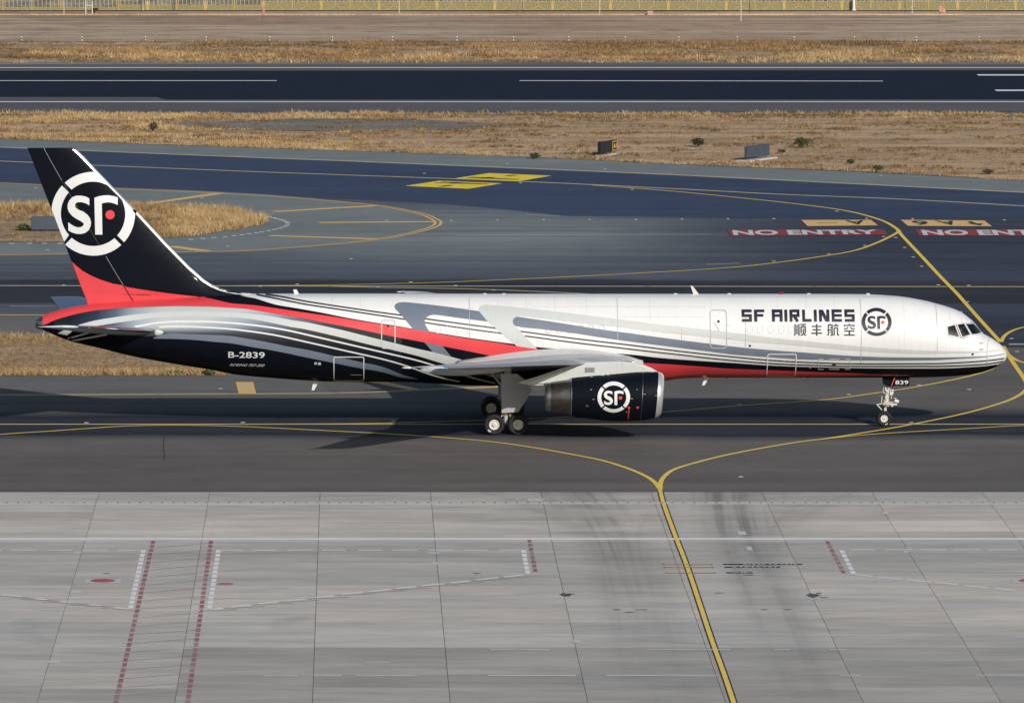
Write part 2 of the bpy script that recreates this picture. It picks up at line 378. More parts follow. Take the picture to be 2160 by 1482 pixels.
def smooth_line(pts, n=8):
    if len(pts)<3: return list(pts)
    out=[]; P=[pts[0]]+list(pts)+[pts[-1]]
    for i in range(1,len(P)-2):
        p0,p1,p2,p3=[np.array(q) for q in P[i-1:i+3]]
        for k in range(n):
            t=k/n
            out.append(tuple(0.5*((2*p1)+(-p0+p2)*t+(2*p0-5*p1+4*p2-p3)*t*t+(-p0+3*p1-3*p2+p3)*t**3)))
    out.append(tuple(pts[-1])); return out
def stripe_mesh(name, pts, width, z, mat, smooth=True, offset=0.0):
    p=smooth_line(pts) if smooth else list(pts)
    L,Rr=[],[]
    for i in range(len(p)):
        a=np.array(p[max(i-1,0)]); b=np.array(p[min(i+1,len(p)-1)]); d=b-a; d=d/max(np.linalg.norm(d),1e-6); nrm=np.array((-d[1],d[0]))
        c=np.array(p[i])+nrm*offset
        L.append((*(c+nrm*width/2),z)); Rr.append((*(c-nrm*width/2),z))
    n=len(p); me=bpy.data.meshes.new(name)
    me.from_pydata(L+Rr,[],[(i,n+i,n+i+1,i+1) for i in range(n-1)]); me.materials.append(mat); return me
def stripe(name, pts, width, mat, parent, z=0.006, smooth=True, offset=0.0):
    return link(name, stripe_mesh(name,pts,width,z,mat,smooth,offset), parent)
def dashes(name, p0, p1, width, length, gap, mat, parent, z=0.006):
    p0,p1=np.array(p0),np.array(p1); L=np.linalg.norm(p1-p0); d=(p1-p0)/L; ang=math.atan2(d[1],d[0])
    mb=MB(); mb.add([(-length/2,-width/2,0),(length/2,-width/2,0),(length/2,width/2,0),(-length/2,width/2,0)],[(0,1,2,3)])
    me=mb.mesh(name,[mat]); t=length/2
    while t<L+0.01:
        c=p0+d*t; o=link(name,me,parent,(c[0],c[1],z)); o.rotation_euler=(0,0,ang); t+=length+gap
def seg(name, a, b, width, mat, parent, z=0.006): return stripe(name,[a,b],width,mat,parent,z,False)
def text_mesh(s, bold=0.0, shear=0.0):
    cu=bpy.data.curves.new('lettering','FONT'); cu.body=s; cu.offset=bold; cu.shear=shear; cu.resolution_u=3
    o=bpy.data.objects.new('lettering',cu); COL.objects.link(o)
    dg=bpy.context.evaluated_depsgraph_get(); dg.update()
    me=bpy.data.meshes.new_from_object(o.evaluated_get(dg)); bpy.data.objects.remove(o); bpy.data.curves.remove(cu)
    v=np.array([tuple(q.co)[:2] for q in me.vertices]); f=[tuple(p.vertices) for p in me.polygons]; bpy.data.meshes.remove(me)
    v=(v-v.min(0))/(v.max(0)-v.min(0)); return v,f
def text_on(name, s, fn, mat, parent, bold=0.02, shear=0.0):
    v,f=text_mesh(s,bold,shear); me=bpy.data.meshes.new(name); me.from_pydata([fn(a,b) for a,b in v],[],f); me.materials.append(mat)
    bm=bmesh.new(); bm.from_mesh(me); bmesh.ops.recalc_face_normals(bm,faces=bm.faces); bm.to_mesh(me); bm.free()
    return link(name,me,parent)
def quad(c00,c10,c01,c11,z):
    def fn(u,v): return tuple((1-u)*(1-v)*c00[i]+u*(1-v)*c10[i]+(1-u)*v*c01[i]+u*v*c11[i] for i in (0,1))+(z,)
    return fn

ground=sheet('ground',[(-2500,-600),(2500,-600),(2500,3000),(-2500,3000)],-0.06,M['soil'],kind='structure')
taxi_poly=[(-420,-26.93)]+[(420,-26.93)]+[(420.0,40.0),(250.0,42.0),(47.513,157.28),(36.074,165.849),(22.79,173.295),(12.603,180.476),(-1.417,186.864),(-12.162,191.884),(-26.852,199.595),(-70.0,219.0),(-420.0,219.0)]
taxiway=sheet('taxiway',[taxi_poly[0],taxi_poly[1]]+ragged(taxi_poly[2:]+[(-420,-26.93)],0.5)[:-1],0.0,M['asph_mid'],kind='structure')
# the apron-side half of the taxiway (older, warmer asphalt)
sheet('taxiway_lane',[(-420,-26.93),(420,-26.93),(420,38),(-420,38)],0.004,M['taxi'],taxiway)
sheet('shoulder_strip',[(-29.057,200.117),(-26.821,198.97),(-12.148,191.276),(-1.416,186.268),(12.587,179.798),(22.76,172.635),(36.029,165.207),(47.454,156.66),(50.546,154.195),(49.416,143.063),(46.404,145.587),(22.301,162.205),(-1.388,175.905),(-6.979,178.783),(-20.17,186.119),(-26.358,189.613)],0.004,M['asph_grey'],taxiway)
sheet('new_asphalt_strip',[(-37.414,194.942),(-26.358,189.613),(-20.17,186.119),(-6.979,178.783),(-1.388,175.905),(22.301,162.205),(46.404,145.587),(56.634,138.091),(54.905,123.381),(44.445,124.928),(36.188,123.381),(29.973,123.767),(21.301,125.316),(14.422,125.705),(10.372,131.219),(6.184,136.049),(0.677,139.324),(-5.639,144.322),(-11.169,148.138),(-24.608,154.195),(-34.829,157.724)],0.004,M['asph_blue'],taxiway)
sheet('shoulder_infill',[(-34.814,157.502),(-24.597,153.976),(-11.164,147.925),(-5.636,144.112),(0.673,136.049),(2.39,133.421),(4.597,127.738),(5.43,123.574),(5.705,120.508),(5.354,116.994),(4.022,112.465),(1.717,107.375),(-1.849,102.926),(-6.767,98.737),(-10.558,97.874),(-17.347,96.5),(-21.723,95.816),(-30.459,94.795)],0.004,M['asph_grey'],taxiway)
sheet('verge_strip',[(-27.75,55.798),(-16.543,55.798),(-9.066,55.516),(-4.8,55.516),(-2.608,46.705),(-2.471,26.288),(-0.958,14.804),(-8.391,14.215),(-17.668,13.763),(-24.825,13.672)],0.008,M['asph_verge'],taxiway)

runway=sheet('runway',[(-600,230.164),(600,230.164),(600,295.265),(-600,295.265)],0.0,M['runway'],kind='structure')
sheet('rubbered_strip',[(-56.295,285.325),(95.156,286.726),(89.011,246.007),(-15.352,245.7),(-16.233,249.094),(-53.08,249.405)],0.004,M['runway_dark'],runway)
for yy in (242.951,290.256): seg('edge_line',(-300,yy),(300,yy),0.95,M['mwhite'],runway,0.010)
for a,b in [[(-50.933,271.315),(-6.408,271.315)],[(14.623,271.315),(46.037,270.647)]]: seg('centreline_stripe',a,b,0.75,M['mwhite'],runway,0.010)
for a,b in [[(55.019,279.439),(73.247,279.439)],[(54.645,257.915),(70.718,257.915)]]: seg('touchdown_stripe',a,b,1.9,M['mwhite'],runway,0.010)
gravel_edge=sheet('gravel_verge',[(-600,226.982),(600,226.982),(600,230.164),(-600,230.164)],-0.03,M['gravel'],kind='structure')
far_verge=sheet('far_gravel_verge',[(-600,295.265),(600,295.265),(600,299.622),(-600,299.622)],-0.03,M['gravel'],kind='structure')
dirt=sheet('graded_dirt',[(-900,332.676),(900,332.676),(900,391.535),(-900,391.535)],-0.03,M['soil_far'],kind='structure')
service_road=sheet('service_road',[(-900,388.491),(900,388.491),(900,390.581),(-900,390.581)],-0.01,M['road'],kind='structure')
kerb_mb=MB(); kerb_mb.box((0,380.714,0.03),(900,0.5,0.16)); kerb=kerb_mb.build('kerb',M['soil']); kerb['kind']='structure'
grav_patch=sheet('gravel_patch',[(-15.318,215.702),(-12.003,217.922),(-3.781,222.416),(6.038,221.286),(12.703,215.702),(9.619,210.228),(0.737,208.068),(-6.646,209.146),(-12.603,211.314)],-0.02,M['gravel'],kind='structure')
island_mid=sheet('grass_island',ragged([(-33.239,134.832),(-23.631,134.428),(-17.244,134.428),(-12.433,133.622),(-9.524,131.618),(-7.253,128.446),(-5.682,123.767),(-5.339,121.08),(-6.014,118.046),(-8.246,113.57),(-10.293,109.542),(-13.235,106.657),(-18.14,105.229),(-22.188,105.229),(-31.183,105.229)],0.45,.7,8),0.03,M['soil_gold'],kind='structure')
island_low=sheet('lower_grass_island',ragged([(-26.896,43.5),(-19.138,43.5),(-11.379,43.5),(-6.148,39.826),(-4.145,32.435),(-4.448,26.288),(-6.373,23.289),(-18.127,23.051),(-25.468,22.932)],0.35,.6,9),0.03,M['soil_gold'],kind='structure')

# rising rocky bank behind the perimeter fence
def hillside():
    nx,ny=140,26; x=np.linspace(-130,170,nx); y=np.linspace(392.0,470.0,ny); v=[]
    for j in range(ny):
        for i in range(nx): v.append((x[i],y[j]+rng.uniform(-.6,.6),-0.05+max(0,(y[j]-393))*0.42+rng.uniform(-.35,.35)*(j>0)))
    f=[(j*nx+i,j*nx+i+1,(j+1)*nx+i+1,(j+1)*nx+i) for j in range(ny-1) for i in range(nx-1)]
    return MB().add(v,f).build('hillside',M['rock'])
hill=hillside(); hill['kind']='structure'

# ---- taxiway markings (children of the taxiway)
def yl(name,pts,w=0.36,mat='yellow',smooth=True,off=0.0,z=0.012): return stripe(name,pts,w,M[mat],taxiway,z,smooth,off)
yl('centreline',[(-300.0,0.502),(300.0,0.502)],0.30,smooth=False)
yl('turn_line',[(-21.143,-6.953),(-16.794,-3.92),(-14.582,-2.589),(-12.801,-1.455),(-11.007,-0.375),(-9.069,0.042),(-7.345,-0.042),(-5.041,-0.625),(-1.734,-2.075),(1.205,-3.41),(3.847,-4.897),(6.458,-6.833),(8.487,-9.34),(10.189,-12.083),(11.644,-14.781),(12.727,-17.999),(13.373,-20.787),(13.702,-23.164),(13.828,-25.686)],0.22,z=0.014)
yl('turn_line',[(13.855,-26.043),(13.976,-23.527),(14.27,-20.971),(14.846,-18.28),(16.001,-15.544),(17.333,-12.917),(19.097,-10.089),(21.292,-7.093),(22.596,-5.747),(24.381,-3.512),(26.229,-1.04),(28.11,1.826),(30.052,5.083),(31.589,8.184),(33.015,11.653),(34.067,15.487),(35.127,21.513)],0.22,z=0.016)
yl('turn_line',[(21.294,-7.053),(22.589,-5.847),(24.323,-4.328),(26.911,-2.836),(29.478,-1.579),(32.591,-0.083),(35.867,0.523)],0.20,z=0.018)
yl('turn_line',[(-4.138,0.502),(-0.92,0.627),(1.22,0.879),(6.445,2.142),(11.048,3.799),(15.268,5.816),(19.308,8.82),(23.756,11.608),(26.901,15.259),(28.502,17.32),(30.499,20.432),(32.269,23.694),(33.573,27.258),(34.835,33.689)],0.22,z=0.020)
yl('lead_out_line',[(35.349,113.94),(35.247,110.451),(35.261,94.897),(35.255,81.296),(35.297,69.808),(35.262,62.099),(35.219,51.751),(35.203,40.869)],0.25,z=0.022)
yl('lead_out_line',[(35.141,38.66),(34.983,34.193),(34.817,28.111),(34.643,21.042),(34.076,5.729)],0.25,z=0.022)
yl('turn_line',[(35.253,40.999),(35.686,44.03),(36.305,46.785),(37.269,49.252),(39.396,52.166)],0.22,z=0.024)
yl('turn_line',[(35.003,34.951),(35.071,32.435),(35.427,29.828),(36.821,26.288)],0.22,z=0.024)
yl('side_line',[(35.556,39.826),(39.962,39.826)],0.5,'yellow_old',False)
yl('centreline',[(-36.477,181.449),(-25.669,175.667),(-18.667,171.507),(-6.797,165.162),(-1.352,162.522),(12.014,155.953),(22.39,149.295),(29.531,144.322),(37.26,140.15),(45.316,134.105),(55.179,125.705)],0.42,'yellow_old')
yl('turn_line',[(16.9,152.45),(21.662,147.711),(25.987,142.06),(30.152,135.805),(33.119,129.908),(34.789,122.611),(35.291,116.171),(35.279,112.832)],0.26,z=0.014)
yl('turn_line',[(35.365,113.94),(34.803,110.999),(33.17,104.518),(31.38,98.91),(28.884,94.455),(26.052,90.423),(22.41,86.464),(14.772,81.615),(7.32,77.814),(3.564,76.406),(-1.735,75.194),(-7.266,74.698)],0.24,z=0.016)
yl('edge_line',[(-37.414,194.942),(-26.371,189.864),(-20.185,186.516),(-6.984,179.169),(-1.389,176.335),(22.321,162.658),(46.437,145.926),(56.683,138.501)],0.42,'yellow_old',z=0.014)
yl('centreline',[(-34.662,74.822),(-20.683,74.76),(10.053,74.389),(39.624,74.081),(49.111,74.081)],0.40,'yellow_old',z=0.018)
yl('turn_line',[(-5.028,74.513),(-1.117,74.328),(1.589,73.649),(7.228,72.544),(13.146,69.808),(18.057,65.917)],0.32,'yellow_old',z=0.014)
yl('edge_line',[(-27.79,56.363),(-19.776,56.419),(-11.749,56.08),(-2.665,55.235)],0.42,'orange',z=0.020)
for off in (-0.19,0.19):
    yl('verge_edge_line',[(-34.984,159.955),(-24.63,154.634),(-16.127,149.08),(-11.13,146.435),(-4.736,141.977),(0.673,136.049),(2.39,133.421),(4.597,127.738),(5.43,123.574),(5.705,120.508),(5.354,116.994),(4.022,112.465),(1.717,107.375),(-1.849,102.926),(-6.767,98.737),(-10.558,97.874),(-17.347,96.5),(-21.723,95.816),(-30.482,95.135)],0.20,'orange',True,off,0.014)
    yl('verge_edge_line',[(-24.825,13.672),(-17.673,13.853),(-13.666,13.989),(-8.393,14.283),(-4.305,14.396),(-0.958,14.759),(1.271,15.259),(3.582,16.264),(5.544,17.205),(7.62,18.475),(10.225,20.807)],0.20,'yellow_old',True,off,0.016)
for a,b in [[(-13.562,136.334),(-8.979,145.165)],[(-5.117,129.235),(1.66,134.226)],[(-2.061,120.318),(5.401,121.003)],[(-5.17,110.051),(1.718,107.447)],[(-11.313,102.047),(-8.947,98.391)]]: yl('chevron_bar',[a,b],0.85,'orange',False,0,0.020)
sheet('chevron_bar',[(0.778,20.338),(1.751,20.338),(3.561,16.516),(3.076,16.058)],0.020,M['orange'],taxiway)
sheet('chevron_bar',[(5.518,17.09),(7.636,18.104),(7.622,17.435),(6.019,16.745)],0.020,M['orange'],taxiway)
sheet('painted_block',[(-5.905,20.104),(-5.006,20.104),(-4.771,14.351),(-5.656,14.351)],0.024,M['orange'],taxiway)
for a,b in [[(-5.616,18.707),(-5.182,18.823)],[(-5.42,18.591),(-5.251,15.259)]]: seg('block_stroke',a,b,0.12,M['yellow_old'],taxiway,0.030)
# mandatory and direction panels
def panel(name,c,mat,z=0.024): return sheet(name,c,z,M[mat],taxiway)
panel('no_entry_panel',[(24.278,114.681),(34.419,114.904),(34.374,110.707),(24.29,109.76)],'mred')
panel('no_entry_panel',[(36.462,114.904),(46.619,114.904),(46.452,109.978),(36.313,109.978)],'mred')
panel('direction_panel',[(29.573,122.381),(34.157,122.496),(34.294,118.046),(29.682,117.445)],'orange')
panel('direction_panel',[(36.119,122.496),(41.56,121.921),(41.64,117.294),(36.207,117.67)],'orange')
text_on('no_entry_lettering','NO ENTRY',quad(*[(24.499,110.269),(33.873,111.145),(24.589,114.199),(33.947,114.607)],0.030),M['mwhite_letter'],taxiway,0.035)
text_on('no_entry_lettering','NO ENTRY',quad(*[(36.633,110.342),(46.163,110.415),(36.782,114.458),(46.329,114.458)],0.030),M['mwhite_letter'],taxiway,0.035)
# the direction panels read from the far side
text_on('direction_lettering','A',quad(*[(33.66,122.074),(32.379,121.997),(33.294,118.725),(32.82,118.574)],0.030),M['mdark'],taxiway,0.03)
seg('direction_arrow',*[(30.481,120.09),(31.792,120.242)],0.28,M['mdark'],taxiway,0.030)
text_on('direction_lettering','A',quad(*[(39.476,121.691),(38.239,121.768),(39.365,118.197),(38.822,118.348)],0.030),M['mdark'],taxiway,0.03)
text_on('direction_lettering','6',quad(*[(37.735,121.691),(36.69,121.844),(37.699,118.197),(36.693,118.348)],0.030),M['mdark'],taxiway,0.03)
sheet('direction_arrow',[(40.355,121.08),(40.672,121.156),(40.842,119.558),(41.275,119.558),(40.939,117.858),(40.175,119.71),(40.484,119.71)],0.030,M['mdark'],taxiway)
panel('yellow_panel',[(7.341,158.614),(9.872,163.702),(14.28,161.167),(11.763,155.777)],'yellow_panel')
panel('yellow_panel',[(3.772,151.668),(6.234,156.483),(10.623,153.976),(8.161,148.995)],'yellow_panel')
for a,b,w in [((11.006,160.765),(11.769,161.616),0.5),((8.223,159.213),(11.858,157.531),0.42),((8.526,159.917),(11.858,157.531),0.42),((9.386,159.213),(9.882,158.862),1.3),((6.216,150.98),(7.04,152.208),0.5),((5.894,154.475),(9.639,153.168),0.42),((6.35,155.374),(9.639,153.168),0.42),((7.099,154.544),(7.462,154.268),1.3)]: seg('panel_stroke',a,b,w,M['mdark'],taxiway,0.030)
# small flush marks round the tip of the island
dm=MB().add([(-.16,-.22,0),(.16,-.22,0),(.16,.22,0),(-.16,.22,0)],[(0,1,2,3)]).mesh('edge_mark',[M['mwhite']])
for x,y in [(-6.839,128.271),(-6.417,127.507),(-6.03,126.637),(-5.722,125.77),(-5.38,124.798),(-5.095,124.153),(-4.89,123.617),(-4.622,122.868),(-4.398,122.014),(-4.215,120.953),(-4.138,120.001),(-4.128,118.843),(-4.186,117.691),(-4.391,116.753),(-4.638,115.818),(-4.943,114.887),(-5.298,113.96),(-5.711,113.037),(-6.073,112.22),(-6.538,111.608),(-6.965,110.796),(-7.468,110.087),(-8.036,109.381),(-8.729,108.677),(-9.394,107.975),(-10.155,107.175),(-21.403,104.163),(-20.27,104.251),(-19.335,104.251),(-18.325,104.251)]: link('edge_mark',dm,taxiway,(x,y,0.016))
# flush lights
fl=MB(); fl.cyl((0,0,0),(0,0,0.02),0.14,0.10,10); fl.box((0,0,0.022),(0.16,0.05,0.012)); flm=fl.mesh('inset_light',[M['inset']])
for x,y in [(-12.849,1.047),(-5.252,1.152),(2.077,1.762),(19.335,9.326),(25.087,14.011),(28.99,18.591),(31.364,16.401),(27.221,1.089),(17.699,-21.338),(35.605,35.713),(35.964,42.839),(35.438,64.44),(34.534,58.352),(34.663,75.163),(36.426,74.853),(34.702,101.136),(34.694,94.286),(34.69,87.677),(34.708,108.565),(33.997,109.325),(32.311,102.574),(29.636,96.5),(25.911,91.223),(32.404,129.63),(-3.165,75.628),(3.541,77.031),(1.589,73.619),(-5.332,74.266),(6.177,74.76),(8.355,71.872),(-6.623,16.86),(5.249,163.338),(11.91,154.414),(19.497,148.566),(0.0,92.934),(-7.741,102.047),(-10.165,140.979),(-21.921,149.854),(-18.935,99.256),(2.333,122.036),(11.345,172.588),(18.265,167.459),(37.692,161.077),(-16.947,75.008)]: link('inset_light',flm,taxiway,(x,y,0.016))
rl=MB(); rl.cyl((0,0,0),(0,0,0.02),0.13,0.10,10,0); rl.cyl((0,0,0.02),(0,0,0.06),0.07,0.05,8,1); rlm=rl.mesh('stop_bar_light',[M['inset'],M['redlens']])
for x,y in [(6.558,121.653),(9.613,122.074),(12.639,122.381),(15.662,122.496),(18.717,122.573),(21.757,122.996),(24.789,123.15),(27.822,123.304),(33.932,123.458),(36.934,123.15),(42.889,122.304)]: link('stop_bar_light',rlm,taxiway,(x,y,0.016))
for a,b in [[(5.836,116.171),(11.064,116.432)],[(6.673,110.451),(23.09,111.181)],[(21.68,89.095),(23.758,90.09)],[(-19.501,61.809),(-16.516,61.663)],[(11.629,126.876),(13.789,125.51)]]: seg('faded_line',a,b,0.16,M['mwhite_worn'],taxiway,0.012)
# crack across the lane
yl('surface_crack',[(-8.986,-3.103),(-8.867,-6.753),(-8.822,-9.735),(-8.69,-12.665),(-8.651,-14.972)],0.035,'mdark',False,0,0.010)

# ---- concrete apron: individually cast slabs
apron=sheet('apron',[(-400,-26.95),(400,-26.95),(400,-330),(-400,-330)],-0.05,M['concrete'],kind='structure')
apron.color=(0.95,0.95,0.95,1)
jb=sheet('joint_bed',[(-26.5,-26.95),(42,-26.95),(42,-98),(-26.5,-98)],-0.030,M['joint'],apron)
SW,SD=4.925,3.50; GAPX,GAPY=0.020,0.022
sl=MB(); sl.box((0,0,-0.02),(SW-GAPX,SD-GAPY,0.04)); slm=sl.mesh('slab',[M['concrete']])
row_tone=[0.90,0.97,0.95,1.10,1.0,0.88,0.82,0.90,0.90,1.0,0.98,1.02,0.93,0.97,0.73,0.76,0.72,0.76,0.78,0.80]
for j in range(20):
    for i in range(13):
        t=row_tone[j]*random.uniform(0.92,1.05)*0.97
        if j in (14,15,16) and i<4: t=random.uniform(0.80,0.88)
        if j in (6,) and i>7: t=random.uniform(0.80,0.86)
        o=link('slab',slm,apron,(-23.533+SW*i,-26.95-SD*(j+0.5),0.0))
        w=random.uniform(-0.012,0.012)+(0.02 if j in (2,3,9,11) else -0.005); o.color=(t*(1+w),t,t*(1-w),1)
def al(name,pts,w,mat,z=0.006,smooth=False): return stripe(name,pts,w,M[mat],apron,z,smooth)
lead=[(13.828,-25.686),(13.823,-27.02),(13.772,-31.303),(13.767,-41.479),(13.799,-51.919),(13.758,-63.477),(13.716,-73.512),(13.717,-80.425),(13.71,-84.88),(13.687,-90.1),(13.631,-100.769)]
al('lead_in_border',lead[1:],0.30,'mborder',0.004,True); al('lead_in_line',lead,0.175,'yellow',0.008,True)
al('stand_boundary_line',[(-16.84,-43.563),(30.472,-43.563)],0.58,'mwhite')
for a,b in [[(-15.644,-47.232),(-14.588,-47.232)],[(-14.212,-47.232),(-13.09,-47.232)],[(-12.693,-47.232),(-11.644,-47.232)],[(-11.208,-47.232),(-10.165,-47.232)],[(-9.736,-47.232),(-8.713,-47.232)],[(-5.459,-47.232),(-4.535,-47.232)],[(-4.139,-47.232),(-3.083,-47.232)],[(-2.66,-47.232),(-1.617,-47.232)],[(-1.221,-47.232),(-0.185,-47.232)],[(0.29,-47.232),(1.34,-47.232)],[(1.716,-47.232),(2.812,-47.232)],[(3.248,-47.232),(4.271,-47.232)],[(4.759,-47.232),(5.749,-47.232)],[(6.192,-47.232),(7.129,-47.232)],[(20.853,-47.128),(21.909,-47.128)],[(22.332,-47.128),(23.448,-47.128)],[(23.804,-47.128),(24.854,-47.128)],[(25.218,-47.128),(26.301,-47.128)],[(26.657,-47.128),(27.832,-47.128)]]: al('stand_dash',[a,b],0.20,'mwhite')
for k,(a,b) in enumerate([[(-13.903,-61.146),(-13.068,-61.802)],[(-12.846,-61.989),(-12.044,-62.689)],[(-11.955,-62.875),(-10.884,-63.57)],[(-10.816,-63.708),(-9.826,-64.399)],[(-9.516,-64.721),(-8.737,-65.407)],[(-5.45,-65.543),(-5.025,-65.087)],[(-4.72,-64.766),(-3.952,-64.169)],[(-3.645,-63.847),(-2.841,-63.246)],[(-2.594,-63.014),(-1.816,-62.409)],[(-1.442,-62.083),(-0.66,-61.474)],[(-0.378,-61.004),(0.441,-60.486)],[(0.745,-60.249),(1.626,-59.538)],[(1.836,-59.3),(2.665,-58.727)],[(2.871,-58.439),(3.787,-57.863)],[(4.012,-57.67),(4.84,-56.946)],[(5.08,-56.703),(5.99,-55.974)],[(6.218,-55.779),(7.002,-55.192)],[(20.518,-54.995),(21.169,-55.583)],[(21.399,-55.779),(22.288,-56.461)],[(22.497,-56.655),(23.351,-57.381)],[(23.567,-57.478),(24.452,-58.152)],[(24.66,-58.391),(25.553,-59.061)],[(25.821,-59.252),(26.613,-59.918)]]):
    al('stand_dash',[a,b],0.22,'mwhite')
    if k<17: al('stand_dash_red_line',[(a[0]-.25,a[1]-.42),(b[0]+.55,b[1]-.42)],0.12,'apwash')  # worn red line painted beside the white dash
for p,q in ([(-8.661,-47.18),(-8.648,-65.27)],[(-5.526,-47.18),(-5.552,-65.27)],[(7.2,-47.18),(7.203,-54.602)],[(20.489,-47.335),(20.467,-54.897)]): dashes('white_block',p,q,0.20,1.02,0.29,M['mwhite'],apron)
for p,q in ([(-8.332,-44.198),(-8.402,-90.1)],[(-5.892,-44.198),(-5.827,-90.1)],[(7.54,-43.881),(7.531,-54.602)],[(20.095,-44.357),(20.082,-54.897)]): dashes('red_block',p,q,0.17,1.0,0.33,M['apred'],apron)
for a,b in [[(-8.182,-46.54),(-5.95,-45.006)],[(-8.188,-48.879),(-5.949,-47.37)],[(-8.193,-51.249),(-5.948,-49.764)],[(-8.199,-53.581),(-5.948,-52.12)],[(-8.204,-55.941),(-5.947,-54.504)],[(-8.21,-58.296),(-5.946,-56.881)],[(-8.215,-60.58),(-5.946,-59.188)],[(-8.221,-63.014),(-5.945,-61.646)],[(-8.227,-65.315),(-5.944,-63.97)],[(-8.233,-67.878),(-5.943,-66.557)],[(-8.238,-70.248),(-5.943,-68.949)],[(-8.244,-72.577),(-5.942,-71.301)],[(-8.249,-74.923),(-5.941,-73.669)],[(-8.255,-77.257),(-5.941,-76.025)],[(-8.26,-79.469),(-5.94,-78.257)],[(-8.266,-81.779),(-5.939,-80.588)],[(-8.271,-84.049),(-5.939,-82.879)],[(-8.276,-86.28),(-5.938,-85.13)],[(-8.281,-88.345),(-5.937,-87.213)]]: al('hatch_line',[a,b],0.085,'apwash')
for a,b,w in [((-12.088,-62.409),(-8.975,-62.409),0.14),((-12.176,-65.68),(-10.833,-65.68),0.28),((-11.28,-79.852),(-10.821,-79.852),0.5),((-3.217,-83.372),(-1.959,-83.372),0.2),((-1.363,-83.292),(-0.348,-83.292),0.25),((-6.836,-65.862),(-5.908,-65.862),0.35),((-6.515,-72.779),(-6.08,-72.779),0.3),((-6.668,-76.32),(-5.953,-76.32),0.25),((-6.578,-62.316),(-1.441,-62.316),0.12),((-11.55,-48.109),(-11.221,-48.109),0.6),((-11.198,-60.344),(-10.757,-60.344),0.7),((-7.119,-30.207),(-5.584,-30.207),0.3),((5.264,-76.572),(7.476,-76.572),0.22),((5.044,-83.332),(8.25,-83.332),0.3),((0.174,-83.372),(2.434,-83.372),0.22),((0.529,-79.934),(1.456,-79.934),0.22),((9.363,-83.332),(12.174,-83.332),0.25),((11.152,-76.572),(12.49,-76.572),0.25),((7.825,-29.917),(8.488,-29.917),1.0),((8.396,-74.369),(8.707,-74.369),0.8),((3.304,-51.618),(3.564,-51.618),0.8),((3.19,-48.263),(3.684,-48.263),0.4),((12.49,-76.572),(14.275,-76.572),0.22),((12.174,-83.332),(13.421,-83.332),0.22),((17.952,-72.692),(18.947,-72.692),0.3),((13.997,-72.735),(14.661,-72.735),0.3),((20.19,-65.543),(21.119,-65.543),0.35),((17.916,-83.292),(18.728,-83.292),0.25),((22.935,-83.252),(24.704,-83.252),0.25),((15.94,-76.572),(16.535,-76.572),0.2),((18.022,-76.572),(18.646,-76.572),0.2),((16.558,-46.817),(16.79,-46.817),1.2),((16.477,-41.641),(16.813,-41.641),1.2),((23.162,-34.545),(23.417,-34.545),0.7),((23.035,-47.852),(23.252,-47.852),0.6)]: al('worn_paint_patch',[a,b],w,'mwhite_worn',0.010)
for a,b in [[(12.876,-51.859),(14.807,-51.859)],[(12.88,-52.774),(14.808,-52.774)],[(12.864,-54.528),(14.809,-54.528)]]: al('stop_line_border',[(a[0]-.05,a[1]),(b[0]+.05,b[1])],0.24,'mborder',0.010); al('stop_line',[a,b],0.15,'orange',0.014)
for (a,b),n0 in [([(15.314,-51.859),(18.568,-51.859)],0.25),([(15.313,-52.774),(17.606,-52.774)],0.15),([(15.306,-54.528),(16.376,-54.528)],0.28)]:
    al('stand_text_ground',[a,b],0.34,'mborder',0.010); x=a[0]+(b[0]-a[0])*n0; k=0
    while x<b[0]-0.2:
        w=random.uniform(0.07,0.16); al('stand_text_stroke',[(x,a[1]-.11),(x+w*(1,-1,.3)[k%3],a[1]+.11)],0.045,'mwhite',0.014); x+=random.uniform(0.10,0.19); k+=1
def ellipse(c,rx,ry,n=28): return [(c[0]+rx*math.cos(2*math.pi*i/n),c[1]+ry*math.sin(2*math.pi*i/n)) for i in range(n)]
sheet('stand_number_plate',[(-10.759,-57.598),(-9.269,-57.598),(-9.285,-56.509),(-10.752,-56.509)],0.006,M['lap'],apron)
sheet('stand_number_disc',ellipse((-10.018,-56.946),0.50,0.52),0.010,M['discred'],apron); sheet('stand_number_disc',ellipse((-5.04,-57.916),0.33,0.32),0.010,M['apred'],apron)
sheet('stand_number_plate',[(26.678,-57.598),(28.188,-57.598),(28.137,-56.363),(26.678,-56.363)],0.006,M['lap'],apron); sheet('stand_number_disc',ellipse((27.486,-56.946),0.50,0.52),0.010,M['discred'],apron)
def blot(name,c,rx,ry,seed,mat='oil'):
    rd=random.Random(seed); n=26; sheet(name,[(c[0]+rx*math.cos(2*math.pi*i/n)*rd.uniform(.55,1.2),c[1]+ry*math.sin(2*math.pi*i/n)*rd.uniform(.55,1.2)) for i in range(n)],0.012,M[mat],apron)
blot('oil_stain',(8.528,-61.24),0.26,0.50,1); blot('oil_stain',(18.367,-61.38),0.30,0.55,2); blot('oil_stain',(18.673,-60.745),0.12,0.16,3); blot('oil_stain',(8.78,-61.028),0.22,0.12,4)
blot('oil_stain',(18.778,-62.013),0.20,0.10,5)
for k,p in enumerate([(10.403,-65.598),(11.387,-65.598),(16.2,-65.571),(17.131,-65.543),(-9.94,-54.75),(5.134,-54.75),(16.188,-55.192),(14.67,-60.674),(10.893,-66.361)]): blot('scuff_mark',p,random.uniform(.15,.30),random.uniform(.06,.14),20+k)
